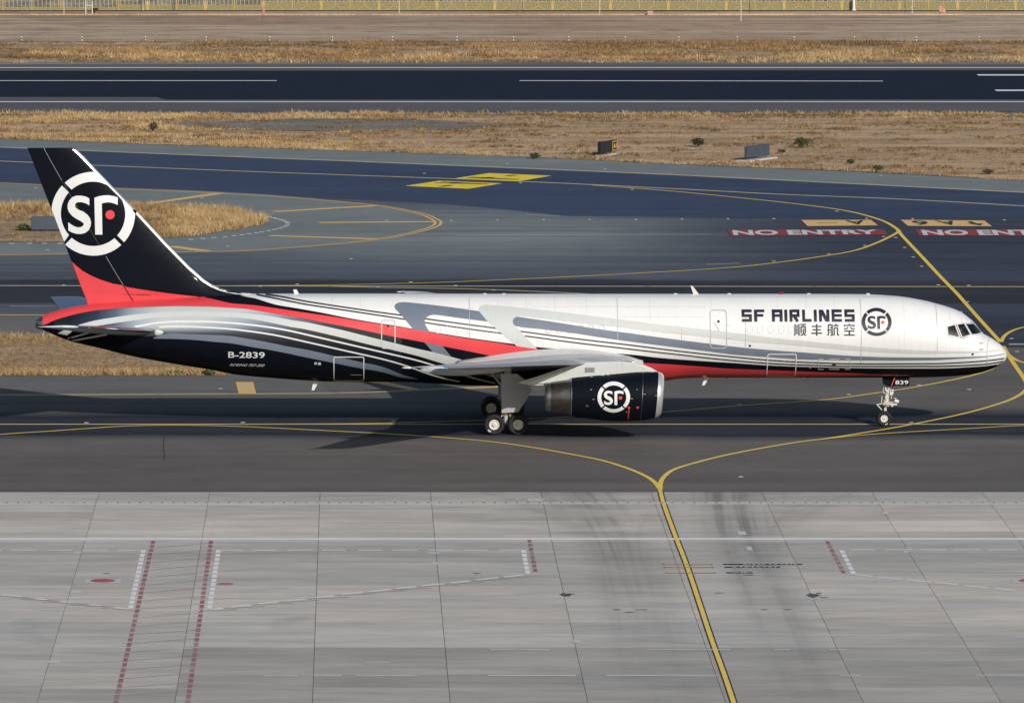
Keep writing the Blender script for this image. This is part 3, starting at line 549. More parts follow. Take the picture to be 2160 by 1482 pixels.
# drainage channel with slots
dr=MB(); dr.box((10,0,0),(70,0.62,0.012)); drain=dr.build('drain_channel',M['padconc'],apron,(0,-30.958,0.004))
ds=MB(); ds.box((0,0,0),(0.075,0.20,0.02)); dsm=ds.mesh('drain_slot',[M['oil']])
for k in range(-34,72): link('drain_slot',dsm,drain,(0.4885*k,0,0.006))

# ================================================================ THE AIRCRAFT
PROF=[(-14.899,5.327,4.659,0.38),(-14.486,5.476,4.475,0.48),(-13.591,5.718,4.118,0.68),(-12.215,5.914,3.784,0.95),(-10.519,6.052,3.369,1.25),(-8.914,6.179,3.069,1.48),(-6.806,6.317,2.723,1.72),(-5.499,6.374,2.481,1.82),(-3.918,6.402,2.331,1.87),(-2.314,6.404,2.216,1.88),(-0.939,6.404,2.147,1.88),(2.452,6.404,2.133,1.88),(4.056,6.402,2.054,1.91),(5.958,6.397,1.948,1.94),(8.249,6.397,1.939,1.96),(11.686,6.39,1.962,1.96),(13.748,6.39,2.054,1.94),(15.123,6.39,2.193,1.91),(16.086,6.39,2.313,1.89),(16.956,6.39,2.343,1.88),(21.998,6.39,2.343,1.88),(24.793,6.374,2.343,1.88),(26.375,6.287,2.343,1.88),(27.706,6.075,2.354,1.83),(28.245,5.941,2.366,1.79),(29.038,5.707,2.4,1.68),(29.567,5.479,2.446,1.56),(29.844,5.269,2.469,1.48),(30.109,5.051,2.509,1.4),(30.307,4.774,2.55,1.32),(30.584,4.475,2.617,1.2),(30.907,4.302,2.723,1.03),(31.184,4.118,2.838,0.85),(31.438,3.931,2.988,0.62),(31.6,3.737,3.092,0.42),(31.693,3.599,3.23,0.25),(31.736,3.415,3.346,0.05)]
f_top=pchip([(p[0],p[1]) for p in PROF]); f_bot=pchip([(p[0],p[2]) for p in PROF]); f_wid=pchip([(p[0],p[3]) for p in PROF])
XT,XN=PROF[0][0],PROF[-1][0]
def fus_xt(x,th,off=0.0,side=-1):
    t,b,w=f_top(x),f_bot(x),f_wid(x); h=(t-b)/2
    return (x, side*(w+off)*math.cos(th), (t+b)/2+(h+off)*math.sin(th))
def fus_theta(x,z):
    t,b=f_top(x),f_bot(x); q=(z-(t+b)/2)/((t-b)/2); return math.asin(max(-1,min(1,q)))
def fus_side(off):
    return lambda x,z: fus_xt(x,fus_theta(x,z),off)
AC=(4.6,0.0,0.0)
aircraft=empty('cargo_aircraft',AC); aircraft['base']=AC
tag(aircraft,'twin-engine cargo jet with black and red tail taxiing towards the right','aircraft')
def part(name,mb,mats,parent=None): return mb.build(name,mats,parent or aircraft)

# fuselage skin
sta=[XT+(XN-1.2-XT)*i/190 for i in range(191)]+[XN-1.2+1.2*(1-(1-k/26)**1.6) for k in range(1,27)]
NS=128
mb=MB(); mb.loft([[ (lambda p:(p[0],p[1],p[2]))(( x,-f_wid(x)*math.cos(a),(f_top(x)+f_bot(x))/2+(f_top(x)-f_bot(x))/2*math.sin(a))) for a in [2*math.pi*i/NS for i in range(NS)]] for x in sta],0,True,True)
fuse=part('fuselage',mb,[M['white'],M['dark']])
# cockpit opening behind the starboard windows
win_out=[(28.751,4.929),(29.107,5.015),(29.598,5.07),(30.029,5.062),(30.458,4.586),(29.924,4.526),(29.474,4.369),(28.763,4.494)]
cut=MB(); cut.prism(win_out,-2.2,-0.12,0); cutter=cut.build('cockpit_cutter',[M['cabin']])
md=fuse.modifiers.new('cut','BOOLEAN'); md.operation='DIFFERENCE'; md.object=cutter; md.solver='EXACT'; md.material_mode='TRANSFER'
dg=bpy.context.evaluated_depsgraph_get(); dg.update()
nm=bpy.data.meshes.new_from_object(fuse.evaluated_get(dg)); old=fuse.data; fuse.modifiers.clear(); fuse.data=nm; bpy.data.meshes.remove(old); bpy.data.objects.remove(cutter)
if True:
    sm=[True]*len(nm.polygons); nm.polygons.foreach_set('use_smooth',sm)
    for p in nm.polygons:
        if abs(p.center.y)<0.2 and p.normal.y<-0.9: p.use_smooth=False

def band(name,top,bot,mat,off,x0,x1,parent=None,mirror=True,step=0.22,pc=True):
    if pc: ft,fb=pchip(top),pchip(bot)
    else:
        ft=lambda x:float(np.interp(x,[p[0] for p in sorted(top)],[p[1] for p in sorted(top)])); fb=lambda x:float(np.interp(x,[p[0] for p in sorted(bot)],[p[1] for p in sorted(bot)]))
    n=max(2,int((x1-x0)/step)); xs=sorted(set([x0+(x1-x0)*i/n for i in range(n+1)]+[p[0] for p in top+bot if x0<p[0]<x1]))
    xs=[x for i,x in enumerate(xs) if i==0 or x-xs[i-1]>0.004]
    th=[(fus_theta(x,fb(x)),fus_theta(x,ft(x))) for x in xs]
    k=max(1,int(max(abs(a-b) for a,b in th)/R(3.2))+1)
    m=MB()
    for side in ((-1,1) if mirror else (-1,)):
        m.loft([[fus_xt(x,a+(b-a)*j/k,off,side) for j in range(k+1)] for x,(a,b) in zip(xs,th)],0,closed=False)
    return part(name,m,[mat],parent or fuse)
def line(name,pts,w,mat,off,parent=None,mirror=True):
    s=sorted(pts); return band(name,[(x,z+w/2) for x,z in s],[(x,z-w/2) for x,z in s],mat,off,s[0][0],s[-1][0],parent,mirror)
def free(name,polys,fn,mat,parent,gx=0.3,gz=0.11):
    bm=bmesh.new()
    for poly in polys:
        holes=[]
        tr=tessellate_polygon([[Vector((x,z,0)) for x,z in poly]])
        vs_=[bm.verts.new((x,0,z)) for x,z in poly]
        for t in tr:
            try: bm.faces.new([vs_[i] for i in t])
            except ValueError: pass
    xs=[v.co.x for v in bm.verts]; zs=[v.co.z for v in bm.verts]
    for a,b,g,no in ((min(xs),max(xs),gx,(1,0,0)),(min(zs),max(zs),gz,(0,0,1))):
        c=a+g
        while c<b:
            bmesh.ops.bisect_plane(bm,geom=bm.verts[:]+bm.edges[:]+bm.faces[:],plane_co=(c,0,0) if no[0] else (0,0,c),plane_no=no); c+=g
    for v in bm.verts: v.co=fn(v.co.x,v.co.z)
    bm.normal_update()
    for f in bm.faces:
        f.smooth=True
        if f.normal.y>0: f.normal_flip()
    me=bpy.data.meshes.new(name); bm.to_mesh(me); bm.free(); me.materials.append(mat)
    return link(name,me,parent)

# ---- livery on the fuselage (paint films a few millimetres proud, in the order they were sprayed)
band('black_livery',[(-15.5,6.9),(-5.792,6.9),(-5.335,6.361),(-4.573,6.235),(-4.067,6.093),(-3.563,5.968),(-3.044,5.887),(-2.283,5.771),(-1.278,5.598),(-0.251,5.4),(0.753,5.23),(1.46,5.12),(2.153,5.02),(2.987,4.873),(3.808,4.747),(4.606,4.613),(5.631,4.456),(7.295,4.23),(7.82,4.161),(8.823,4.024),(9.736,3.936),(10.671,3.83),(11.858,3.757),(13.639,3.625),(14.647,3.496),(15.678,3.397),(17.35,3.271),(18.419,3.202),(19.939,3.084),(21.473,3.009),(22.388,2.981),(24.059,2.933),(25.751,2.911),(27.42,2.905),(28.108,2.901),(28.912,2.914),(29.72,2.948),(30.643,2.988),(31.175,3.028),(31.441,3.047),(31.597,3.091)],
     [(-20,0.5),(40,0.5)],M['black'],0.004,XT+0.005,31.564)
band('silver_fade_band',[(-14.375,5.12),(-14.09,5.233),(-13.577,5.38),(-13.068,5.505),(-12.405,5.624),(-11.538,5.718),(-10.648,5.788),(-9.602,5.837),(-8.227,5.881),(-6.953,5.875),(-5.937,5.836),(-5.023,5.78),(-3.804,5.592),(-2.788,5.425),(-1.268,5.155),(-0.253,4.971),(0.759,4.772),(1.457,4.623),(2.508,4.417)],
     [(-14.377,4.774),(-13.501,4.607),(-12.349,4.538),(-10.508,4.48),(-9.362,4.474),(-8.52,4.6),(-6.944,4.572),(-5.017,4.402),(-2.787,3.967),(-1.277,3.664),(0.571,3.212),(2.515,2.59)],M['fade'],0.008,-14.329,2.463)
band('grey_livery_band',[(-9.546,4.378),(-9.132,4.547),(-8.52,4.635),(-7.964,4.609),(-6.944,4.581),(-6.09,4.551),(-5.067,4.417),(-4.059,4.244),(-2.787,3.986),(-2.281,3.903),(-0.76,3.554),(0.571,3.238),(1.523,3.019),(2.469,2.618),(3.272,2.357)],
     [(-9.546,4.364),(-8.521,4.36),(-7.713,4.333),(-6.438,4.231),(-5.83,4.183),(-4.815,4.009),(-3.802,3.842),(-2.788,3.634),(-2.282,3.521),(-0.856,3.221),(0.571,2.918),(1.364,2.778),(1.842,2.641),(2.471,2.431),(3.272,2.329)],M['grey'],0.012,-9.523,3.249)
band('pale_livery_band',[(-13.138,4.97),(-12.3,5.19),(-11.529,5.326),(-10.64,5.46),(-9.756,5.549),(-9.115,5.608),(-7.764,5.651),(-6.62,5.643),(-5.477,5.611),(-4.564,5.544),(-3.81,5.454),(-2.787,5.27),(-2.281,5.2),(-1.268,4.996),(-0.251,4.772),(0.759,4.522),(1.459,4.349),(2.153,4.179),(3.193,3.924),(3.946,3.758),(4.836,3.525),(5.498,3.342),(7.307,2.838)],
     [(-13.138,4.848),(-12.3,4.922),(-11.936,4.985),(-11.272,5.094),(-10.256,5.242),(-9.746,5.312),(-8.727,5.385),(-7.464,5.434),(-6.618,5.432),(-5.75,5.406),(-4.816,5.326),(-3.802,5.147),(-2.787,4.947),(-2.28,4.867),(-1.268,4.648),(-0.251,4.408),(0.753,4.154),(1.46,3.987),(1.893,3.887),(3.194,3.573),(4.336,3.219),(5.938,2.762),(7.317,2.357)],M['pale'],0.012,-13.129,7.284)
line('white_pinstripe',[(-10.415,4.918),(-9.92,5.01),(-9.233,5.128),(-8.217,5.194),(-6.945,5.195),(-5.83,5.146),(-4.815,5.057),(-3.801,4.929),(-2.786,4.748),(-2.28,4.633),(-0.253,4.167),(1.458,3.766),(3.195,3.345),(3.858,3.145),(5.392,2.609),(6.496,2.276),(6.981,2.152)],0.078,M['white'],0.012)
line('white_pinstripe',[(-9.232,4.911),(-8.724,4.953),(-7.964,4.956),(-6.691,4.914),(-5.83,4.863),(-4.814,4.75),(-3.801,4.603),(-2.786,4.396),(-2.28,4.282),(-0.253,3.82),(1.776,3.342),(3.008,2.946),(3.42,2.774),(4.822,2.329),(5.24,2.24)],0.074,M['white'],0.012)
line('white_pinstripe',[(-13.674,4.27),(-13.042,4.474),(-12.393,4.677)],0.09,M['pale'],0.012); line('white_pinstripe',[(-13.448,4.159),(-12.583,4.353),(-11.75,4.526)],0.085,M['pale'],0.012)
free('tail_flash',[[(-14.168,4.526),(-13.781,4.739),(-13.345,4.728),(-13.685,4.435)]],fus_side(0.014),M['pale'],fuse,0.1,0.05)
band('red_livery_band',[(-15.5,6.9),(-7.241,6.9),(-7.027,6.256),(-6.709,6.199),(-6.194,6.099),(-5.689,6.013),(-5.33,5.99),(-4.568,5.934),(-3.813,5.839),(-2.789,5.697),(-2.282,5.626),(-1.269,5.492),(-0.251,5.339),(0.753,5.181),(1.46,5.08),(2.153,4.982),(3.01,4.84),(3.801,4.72),(4.606,4.574),(5.624,4.413),(7.296,4.175),(7.98,4.054),(8.961,3.913),(10.047,3.746),(10.627,3.722)],
     [(-14.884,4.907),(-14.703,4.97),(-14.472,5.089),(-14.09,5.233),(-13.577,5.38),(-13.068,5.505),(-12.405,5.624),(-11.538,5.718),(-10.648,5.788),(-9.602,5.837),(-8.227,5.881),(-6.953,5.875),(-5.937,5.836),(-5.023,5.78),(-4.565,5.711),(-3.804,5.592),(-2.788,5.425),(-2.281,5.349),(-1.268,5.155),(-0.253,4.971),(0.759,4.772),(1.457,4.623),(2.153,4.483),(3.192,4.295),(4.408,4.051),(5.626,3.813),(6.637,3.606),(7.139,3.503),(8.67,3.25),(10.634,3.154)],M['red'],0.018,XT+0.01,10.604)
line('black_pinstripe',[(-4.123,6.391),(-3.303,6.301),(-2.285,6.135),(-0.251,5.853),(1.775,5.582),(2.41,5.505),(3.6,5.34),(5.626,5.074),(6.932,4.913),(8.139,4.762),(10.35,4.469),(11.855,4.287),(13.63,4.079),(15.409,3.847),(17.111,3.647),(18.663,3.486),(20.037,3.351),(21.46,3.256),(22.375,3.217),(23.954,3.161),(25.728,3.154),(27.401,3.166),(28.088,3.166),(29.297,3.202),(30.645,3.265),(31.563,3.312)],0.062,M['navy'],0.010)
line('black_pinstripe',[(-4.558,6.385),(-3.812,6.268),(-2.792,6.093),(-2.284,6.005),(-0.251,5.724),(1.775,5.435),(2.61,5.315),(3.549,5.169),(5.625,4.876),(7.245,4.665),(8.367,4.539),(10.35,4.276),(11.855,4.088),(12.814,3.979),(14.391,3.787),(15.92,3.609),(17.116,3.46),(18.669,3.3),(20.043,3.187),(21.468,3.106),(22.383,3.079),(23.962,3.029),(25.736,3.025),(27.41,3.032),(28.098,3.025),(29.308,3.043),(30.656,3.091),(31.525,3.165)],0.062,M['navy'],0.010)
free('grey_livery_sweep',[[(2.106,5.887),(2.132,5.968),(2.208,6.025),(2.336,6.066),(2.539,6.082),(2.843,6.066),(3.731,5.98),(4.618,5.888),(6.162,5.689),(6.601,5.208),(5.12,5.389),(4.259,5.504),(4.056,5.526),(3.854,5.509),(3.676,5.437),(3.587,5.34),(3.548,5.218),(3.573,5.096),(3.674,4.898),(3.8,4.729),(4.408,4.055),(4.841,3.525),(3.953,3.757),(3.547,4.22),(3.015,4.843),(2.459,5.484),(2.156,5.77)]],fus_side(0.012),M['grey'],fuse,0.25,0.1)
free('pale_livery_sweep',[[(6.173,5.762),(6.206,5.865),(6.319,5.937),(6.478,5.966),(7.048,5.937),(8.219,5.836),(8.226,5.475),(8.118,5.466),(7.991,5.436),(7.831,5.345),(7.767,5.239),(7.798,5.132),(7.892,5.025),(8.144,4.778),(8.777,4.101),(8.968,3.912),(7.986,4.053),(7.258,4.653),(6.564,5.238),(6.344,5.48),(6.219,5.629)]],fus_side(0.015),M['pale'],fuse,0.25,0.1)
band('pale_livery_band',[(8.219,5.836),(9.108,5.749),(11.863,5.439),(12.842,5.319),(13.889,5.196),(14.891,5.072),(16.167,4.938),(17.102,4.845),(18.287,4.701),(19.906,4.497),(21.183,4.36),(22.119,4.268),(23.413,4.144),(24.927,4.004),(26.206,3.907),(27.373,3.841),(28.06,3.813),(29.679,3.767),(30.674,3.739),(31.151,3.748),(31.555,3.741)],
     [(8.213,5.475),(10.049,5.26),(11.858,5.058),(12.837,4.96),(14.638,4.751),(15.915,4.612),(17.101,4.484),(18.395,4.344),(19.908,4.204),(22.122,4.018),(23.927,3.855),(25.709,3.737),(27.378,3.669),(28.064,3.669),(29.472,3.672),(30.673,3.679),(31.549,3.717)],M['pale'],0.015,8.21,31.497)
band('grey_livery_band',[(7.793,5.225),(7.807,5.293),(7.835,5.336),(7.927,5.406),(8.007,5.428),(8.463,5.369),(10.048,5.15),(11.856,4.871),(13.629,4.64),(15.404,4.399),(17.103,4.185),(18.085,4.062),(19.912,3.88),(22.129,3.713),(23.171,3.632),(24.438,3.551),(25.964,3.5),(27.385,3.486),(28.071,3.481),(29.283,3.489),(30.659,3.499),(31.588,3.547)],
     [(7.793,5.216),(7.804,5.161),(7.822,5.128),(7.908,5.024),(9.097,4.871),(10.67,4.684),(11.855,4.499),(13.629,4.252),(15.406,4.026),(17.108,3.807),(18.405,3.644),(19.921,3.525),(22.14,3.385),(24.058,3.351),(26.226,3.34),(27.391,3.349),(28.077,3.354),(29.287,3.405),(30.66,3.455),(31.586,3.512)],M['grey'],0.020,7.798,31.561)
band('red_belly_band',[(11.177,3.417),(13.875,3.235),(14.906,3.173),(16.445,3.055),(17.133,2.999),(18.18,2.91),(19.953,2.836),(22.178,2.739),(23.991,2.667),(26.039,2.569),(27.236,2.527)],
     [(11.238,1.0),(20.646,1.6),(21.99,2.419),(24.017,2.474),(27.238,2.518)],M['red'],0.010,11.201,27.191)

# ---- lettering
def ribbon(pts,w):
    P=[np.array(p,float) for p in pts]; L=[];Q=[]
    for i,p in enumerate(P):
        d0=P[i]-P[i-1] if i>0 else P[1]-P[0]; d1=P[i+1]-P[i] if i<len(P)-1 else d0
        d0=d0/np.linalg.norm(d0); d1=d1/np.linalg.norm(d1); n0=np.array((-d0[1],d0[0])); n1=np.array((-d1[1],d1[0]))
        b=n0+n1; b=b/np.linalg.norm(b); k=w/2/max(0.45,float(b@n0))
        L.append(tuple(p+b*k)); Q.append(tuple(p-b*k))
    return L+Q[::-1]
def strokes(name,glyph,origin,sx,sz,mat,parent,base=0.022,mk=fus_side,gx=0.3,gz=0.11):
    # glyph: (polyline, width) in drawing units, v down
    mb_=None; objs=[]
    bm=bmesh.new()
    for i,(pl,w) in enumerate(glyph):
        rbn=[(origin[0]+u*sx,origin[1]-v*sz) for u,v in ribbon(pl,w*1.08)]; n_=len(pl)
        o=free('tmp',[[rbn[k],rbn[k+1],rbn[2*n_-2-k],rbn[2*n_-1-k]] for k in range(n_-1)],mk(base+0.0025*(i%6)),mat,parent,gx,gz)
        bm.from_mesh(o.data); me=o.data; bpy.data.objects.remove(o); bpy.data.meshes.remove(me)
    me=bpy.data.meshes.new(name); bm.to_mesh(me); bm.free(); me.materials.append(mat)
    return link(name,me,parent)
SFA={'S':[([(127,15),(17,15),(17,74),(110,74),(110,134),(2,134)],33)],
 'F':[([(17,0),(17,150)],36),([(34,15),(128,15)],30),([(34,71),(114,71)],30)],
 'A':[([(17,150),(17,16),(114,16),(114,150)],35),([(34,73),(98,73)],30)],
 'I':[([(17,0),(17,150)],34)],
 'R':[([(17,150),(17,0)],34),([(34,15),(108,15),(108,74),(34,74)],32),([(62,86),(100,150)],36)],
 'L':[([(17,0),(17,134),(117,134)],33)],
 'N':[([(17,0),(17,150)],34),([(112,0),(112,150)],34),([(32,8),(97,142)],36)],
 'E':[([(128,15),(17,15),(17,134),(128,134)],33),([(34,72),(128,72)],30)]}
ox,oz=(18.261,5.748); kx,kz=0.0038,0.003609
lettering=empty('tmp',(0,0,0)); bpy.data.objects.remove(lettering)
for ch,u in (('S',146),('F',305),('A',530),('I',688),('R',753),('L',913),('I',1061),('N',1126),('E',1286),('S',1448)):
    strokes('title_letter',SFA[ch],(ox+u*kx,oz),kx,kz,M['navy'],fuse)
HAN=[[([(445,40),(445,290),(425,325)],30),([(493,60),(493,290)],26),([(543,40),(543,330)],30),([(580,50),(725,50)],26),([(657,63),(637,92)],24),([(600,265),(600,106),(705,106),(705,265)],28),([(655,150),(655,270),(633,310),(585,318)],27),([(668,272),(692,310),(722,318)],25)],
 [([(993,40),(993,330)],34),([(868,97),(1115,97)],28),([(888,182),(1100,182)],28),([(858,267),(1128,267)],28)],
 [([(1262,318),(1290,300),(1290,62),(1385,62),(1385,314),(1340,318)],27),([(1333,36),(1333,50)],34),([(1262,185),(1398,185)],26),([(1338,108),(1366,140)],22),([(1338,228),(1366,256)],22),([(1483,38),(1483,68)],34),([(1416,80),(1552,80)],28),([(1412,322),(1437,300),(1437,137),(1520,137),(1520,300),(1556,322)],27)],
 [([(1818,36),(1818,60)],34),([(1696,105),(1696,72),(1942,72),(1942,105)],26),([(1788,112),(1762,152),(1685,156)],25),([(1848,112),(1876,152),(1955,156)],25),([(1693,212),(1948,212)],28),([(1820,226),(1820,302)],32),([(1683,315),(1957,315)],28)]]
hx,hz=(20.526,5.17); jx,jz=0.0019,0.0018738
for gph in HAN: strokes('character',gph,(hx,hz),jx,jz,M['navy'],fuse)
# roundel emblem: four arc pieces, an S, a hook and a dot
EM_S=[(655,510),(600,480),(520,465),(450,468),(390,490),(340,545),(315,610),(315,670),(335,725),(385,785),(460,835),(520,865),(560,895),(567,915),(555,940),(520,960),(470,965),(410,945),(355,910),(322,885),(325,1015),(380,1045),(450,1065),(520,1068),(590,1050),(645,1005),(675,940),(680,880),(665,820),(625,765),(560,715),(490,690),(440,655),(430,620),(440,585),(480,568),(540,568),(600,585),(655,618)]
EM_H=[(735,500),(800,475),(880,462),(960,460),(1040,475),(1098,498),(1098,610),(1040,585),(980,570),(920,570),(850,588),(858,1075),(745,1075)]
def emblem(c,rx,rz,fnk,parent,mat,red,base,clip=None,thin=1.0):
    def P(l): return [(c[0]+(u-712)/656*rx,c[1]-(v-751)/656*rz) for u,v in l]
    def arc(a0,a1,k=14):
        o=[];
        for rr,s in ((1.0,1),(0.77,-1)):
            h=math.asin(0.047/rr); seq=[a0+h+(a1-a0-2*h)*i/k for i in range(k+1)]
            o+=[(c[0]+rr*rx*math.cos(t),c[1]+rr*rz*math.sin(t)) for t in (seq if s>0 else seq[::-1])]
        return o
    for q in range(4):
        if clip and q in clip: pl=[clip[q](p) for p in arc(R(45+90*q-90),R(45+90*q))]
        else: pl=arc(R(45+90*q-90),R(45+90*q))
        free('emblem_arc',[pl],fnk(base),mat,parent)
    free('emblem_letter',[P(EM_S)],fnk(base),mat,parent); free('emblem_letter',[P(EM_H)],fnk(base),mat,parent)
    free('emblem_dot',[P([(980+72*math.cos(2*math.pi*i/20),763+72*math.sin(2*math.pi*i/20)) for i in range(20)])],fnk(base+0.003),red,parent)
emblem((25.301,5.184),0.7192,0.644,fus_side,fuse,M['navy'],M['red'],0.022)
# registration and type
def fus_quad(c00,c10,c01,c11,off):
    g=quad(c00,c10,c01,c11,0); s=fus_side(off)
    return lambda u,v: s(*g(u,v)[:2])
text_on('registration','B-2839',fus_quad(*[(-5.902,3.463),(-4.142,3.448),(-5.899,3.766),(-4.141,3.754)],0.022),M['white'],fuse,0.012)
text_on('type_lettering','BOEING 757-200',fus_quad(*[(-5.851,3.04),(-4.181,3.016),(-5.815,3.158),(-4.134,3.141)],0.020),M['white'],fuse,0.004,0.3)
# doors: raised bright surrounds on flush door skins
def rrect(x0,z0,x1,z1,r,k=5):
    o=[]
    for cx_,cz_,a in ((x1-r,z1-r,0),(x0+r,z1-r,90),(x0+r,z0+r,180),(x1-r,z0+r,270)):
        o+=[(cx_+r*math.cos(R(a+90*i/k)),cz_+r*math.sin(R(a+90*i/k))) for i in range(k+1)]
    return o
def ring(name,x0,z0,x1,z1,r,w,mat,off,parent,gz=0.1):
    a=rrect(x0,z0,x1,z1,r); b=rrect(x0+w,z0+w,x1-w,z1-w,max(0.02,r-w)); s=fus_side(off); m=MB(); n=len(a)
    def sub(P):
        o=[]
        for i in range(n):
            p,q=P[i],P[(i+1)%n]; L=max(abs(p[0]-q[0]),abs(p[1]-q[1])); 
            for t in range(8 if (i%6==5) else 1): kk=8 if (i%6==5) else 1; o.append((p[0]+(q[0]-p[0])*t/kk,p[1]+(q[1]-p[1])*t/kk))
        return o
    A_,B_=sub(a),sub(b); m.loft([[s(*p) for p in A_],[s(*p) for p in B_]],0); return part(name,m,[mat],parent)
def door(x0,z0,x1,z1,r,w,mat,name='door'): return ring(name,x0,z0,x1,z1,r,w,mat,0.024,fuse)
d1=door(*(17.279,3.934,18.102,5.748),0.16,0.042,M['seam'],'service_door')
d2=door(*(1.457,3.922,2.153,5.3),0.14,0.05,M['pale'],'service_door')
d3=door(*(20.047,2.462,21.468,3.673),0.10,0.045,M['white'],'cargo_door')
d4=door(*(-0.836,2.239,0.65,3.537),0.10,0.045,M['white'],'cargo_door')
def disc(name,c,r,mat,off,parent): return free(name,[[(c[0]+r*math.cos(2*math.pi*i/14),c[1]+r*math.sin(2*math.pi*i/14)) for i in range(14)]],fus_side(off),mat,parent)
disc('door_window',(17.69,5.214),0.062,M['dark'],0.024,d1); disc('door_window',(1.797,5.002),0.062,M['dark'],0.026,d2)
free('door_handle',[ribbon([(17.481,5.159),(17.728,4.769)],0.03)],fus_side(0.022),M['seam'],d1)
disc('static_port',(19.202,4.065),0.055,M['dark'],0.024,fuse); disc('static_port',(29.958,3.613),0.055,M['dark'],0.024,fuse)
for z in (0,1):
    pc=[(30.385,4.148),(30.387,3.849)][z]; p=fus_side(0.0)(*pc)
    m=MB(); m.cyl((p[0]-.05,p[1]-.0,p[2]),(p[0]-.05,p[1]-.13,p[2]),.02,.016,8); m.cyl((p[0]-.05,p[1]-.13,p[2]),(p[0]+.14,p[1]-.13,p[2]),.016,.010,8); part('pitot_probe',m,[M['metal']],fuse)
for px_,z_ in [(19.193,4.847),(19.699,4.847),(20.203,4.847),(20.716,4.847),(21.183,4.847),(13.605,4.851),(14.606,4.85),(15.117,4.849),(15.642,4.849),(16.144,4.848),(16.646,4.848),(12.061,4.851),(11.537,4.851),(11.035,4.851),(10.511,4.851),(10.009,4.851),(9.508,4.851),(7.478,4.851),(6.954,4.85),(6.453,4.85),(5.7,4.849),(5.199,4.849),(4.697,4.849),(4.196,4.848)]:
    ring('window_plug',px_-.135,z_-.19,px_+.135,z_+.19,0.12,0.012,M['grey'] if 9.399<px_<12.38 else M['plug'],0.0245,fuse)
for xa,za,zb in [(12.839,6.262,4.366),(15.911,4.949,4.362),(18.984,5.389,4.037),(24.559,6.222,3.178),(28.221,5.913,3.798),(5.711,6.263,4.456)]:
    free('panel_seam',[[(xa-.011,zb),(xa+.011,zb),(xa+.011,za),(xa-.011,za)]],fus_side(0.021),M['seam'],fuse)
for xa,za,zb in [(-0.914,6.337,5.859),(0.457,6.337,5.69),(3.198,6.337,6.147),(7.082,6.335,6.026),(8.452,6.336,5.819),(9.823,6.335,5.713),(11.331,6.334,5.564),(14.392,6.334,5.171),(17.362,6.334,5.776),(20.56,6.334,5.818),(21.931,6.334,5.818),(23.302,6.332,5.818),(26.628,6.193,3.967),(28.876,5.66,5.049),(29.449,5.431,5.092)]:
    free('skin_joint',[[(xa-.008,zb),(xa+.008,zb),(xa+.008,za),(xa-.008,za)]],fus_side(0.006),M['lap'],fuse)
for q in [[(-3.203,6.328),(26.103,6.283)],[(3.767,5.817),(5.936,5.818)],[(8.677,5.882),(17.126,5.881)],[(13.003,5.434),(17.11,5.433)],[(18.243,4.222),(19.611,4.222)]]: line('skin_joint',q,0.016,M['lap'],0.006,None,False)
free('radome_seam',[ribbon([(30.876,4.3),(30.791,4.194),(30.719,4.036),(30.691,3.844),(30.673,3.508),(30.683,2.976)],0.024)],fus_side(0.024),M['seam'],fuse,0.1,0.06)
for q in [[(22.527,3.407),(22.755,3.407)],[(23.04,3.407),(23.542,3.407)],[(23.805,3.407),(24.044,3.407)],[(22.532,2.882),(22.784,2.882)],[(23.046,2.882),(23.549,2.882)],[(23.812,2.882),(24.052,2.882)]]: free('hatch_mark',[ribbon(q,0.03)],fus_side(0.024),M['cream'],fuse)
for q in [[(22.518,3.407),(22.541,2.882)],[(24.047,3.407),(24.054,2.882)]]: free('hatch_mark',[ribbon(q,0.018)],fus_side(0.026),M['cream'],fuse)
free('vent_grille',[[(23.198,3.202),(23.358,3.202),(23.366,3.054),(23.206,3.054)]],fus_side(0.026),M['shirt'],fuse)
disc('placard',(22.138,2.971),0.06,M['red'],0.026,fuse); disc('placard',(-1.507,3.181),0.075,M['pale'],0.026,fuse)
free('placard',[[(-1.758,3.258),(-1.621,3.258),(-1.621,3.137),(-1.758,3.137)]],fus_side(0.024),M['seam'],fuse)
free('door_handle',[ribbon([(0.0,2.601),(0.526,2.602)],0.025)],fus_side(0.024),M['seam'],d4)
free('hinge',[ribbon([(18.013,4.429),(18.31,4.429)],0.03)],fus_side(0.026),M['seam'],d1); free('hinge',[ribbon([(18.039,5.037),(18.267,5.037)],0.02)],fus_side(0.026),M['seam'],d1)

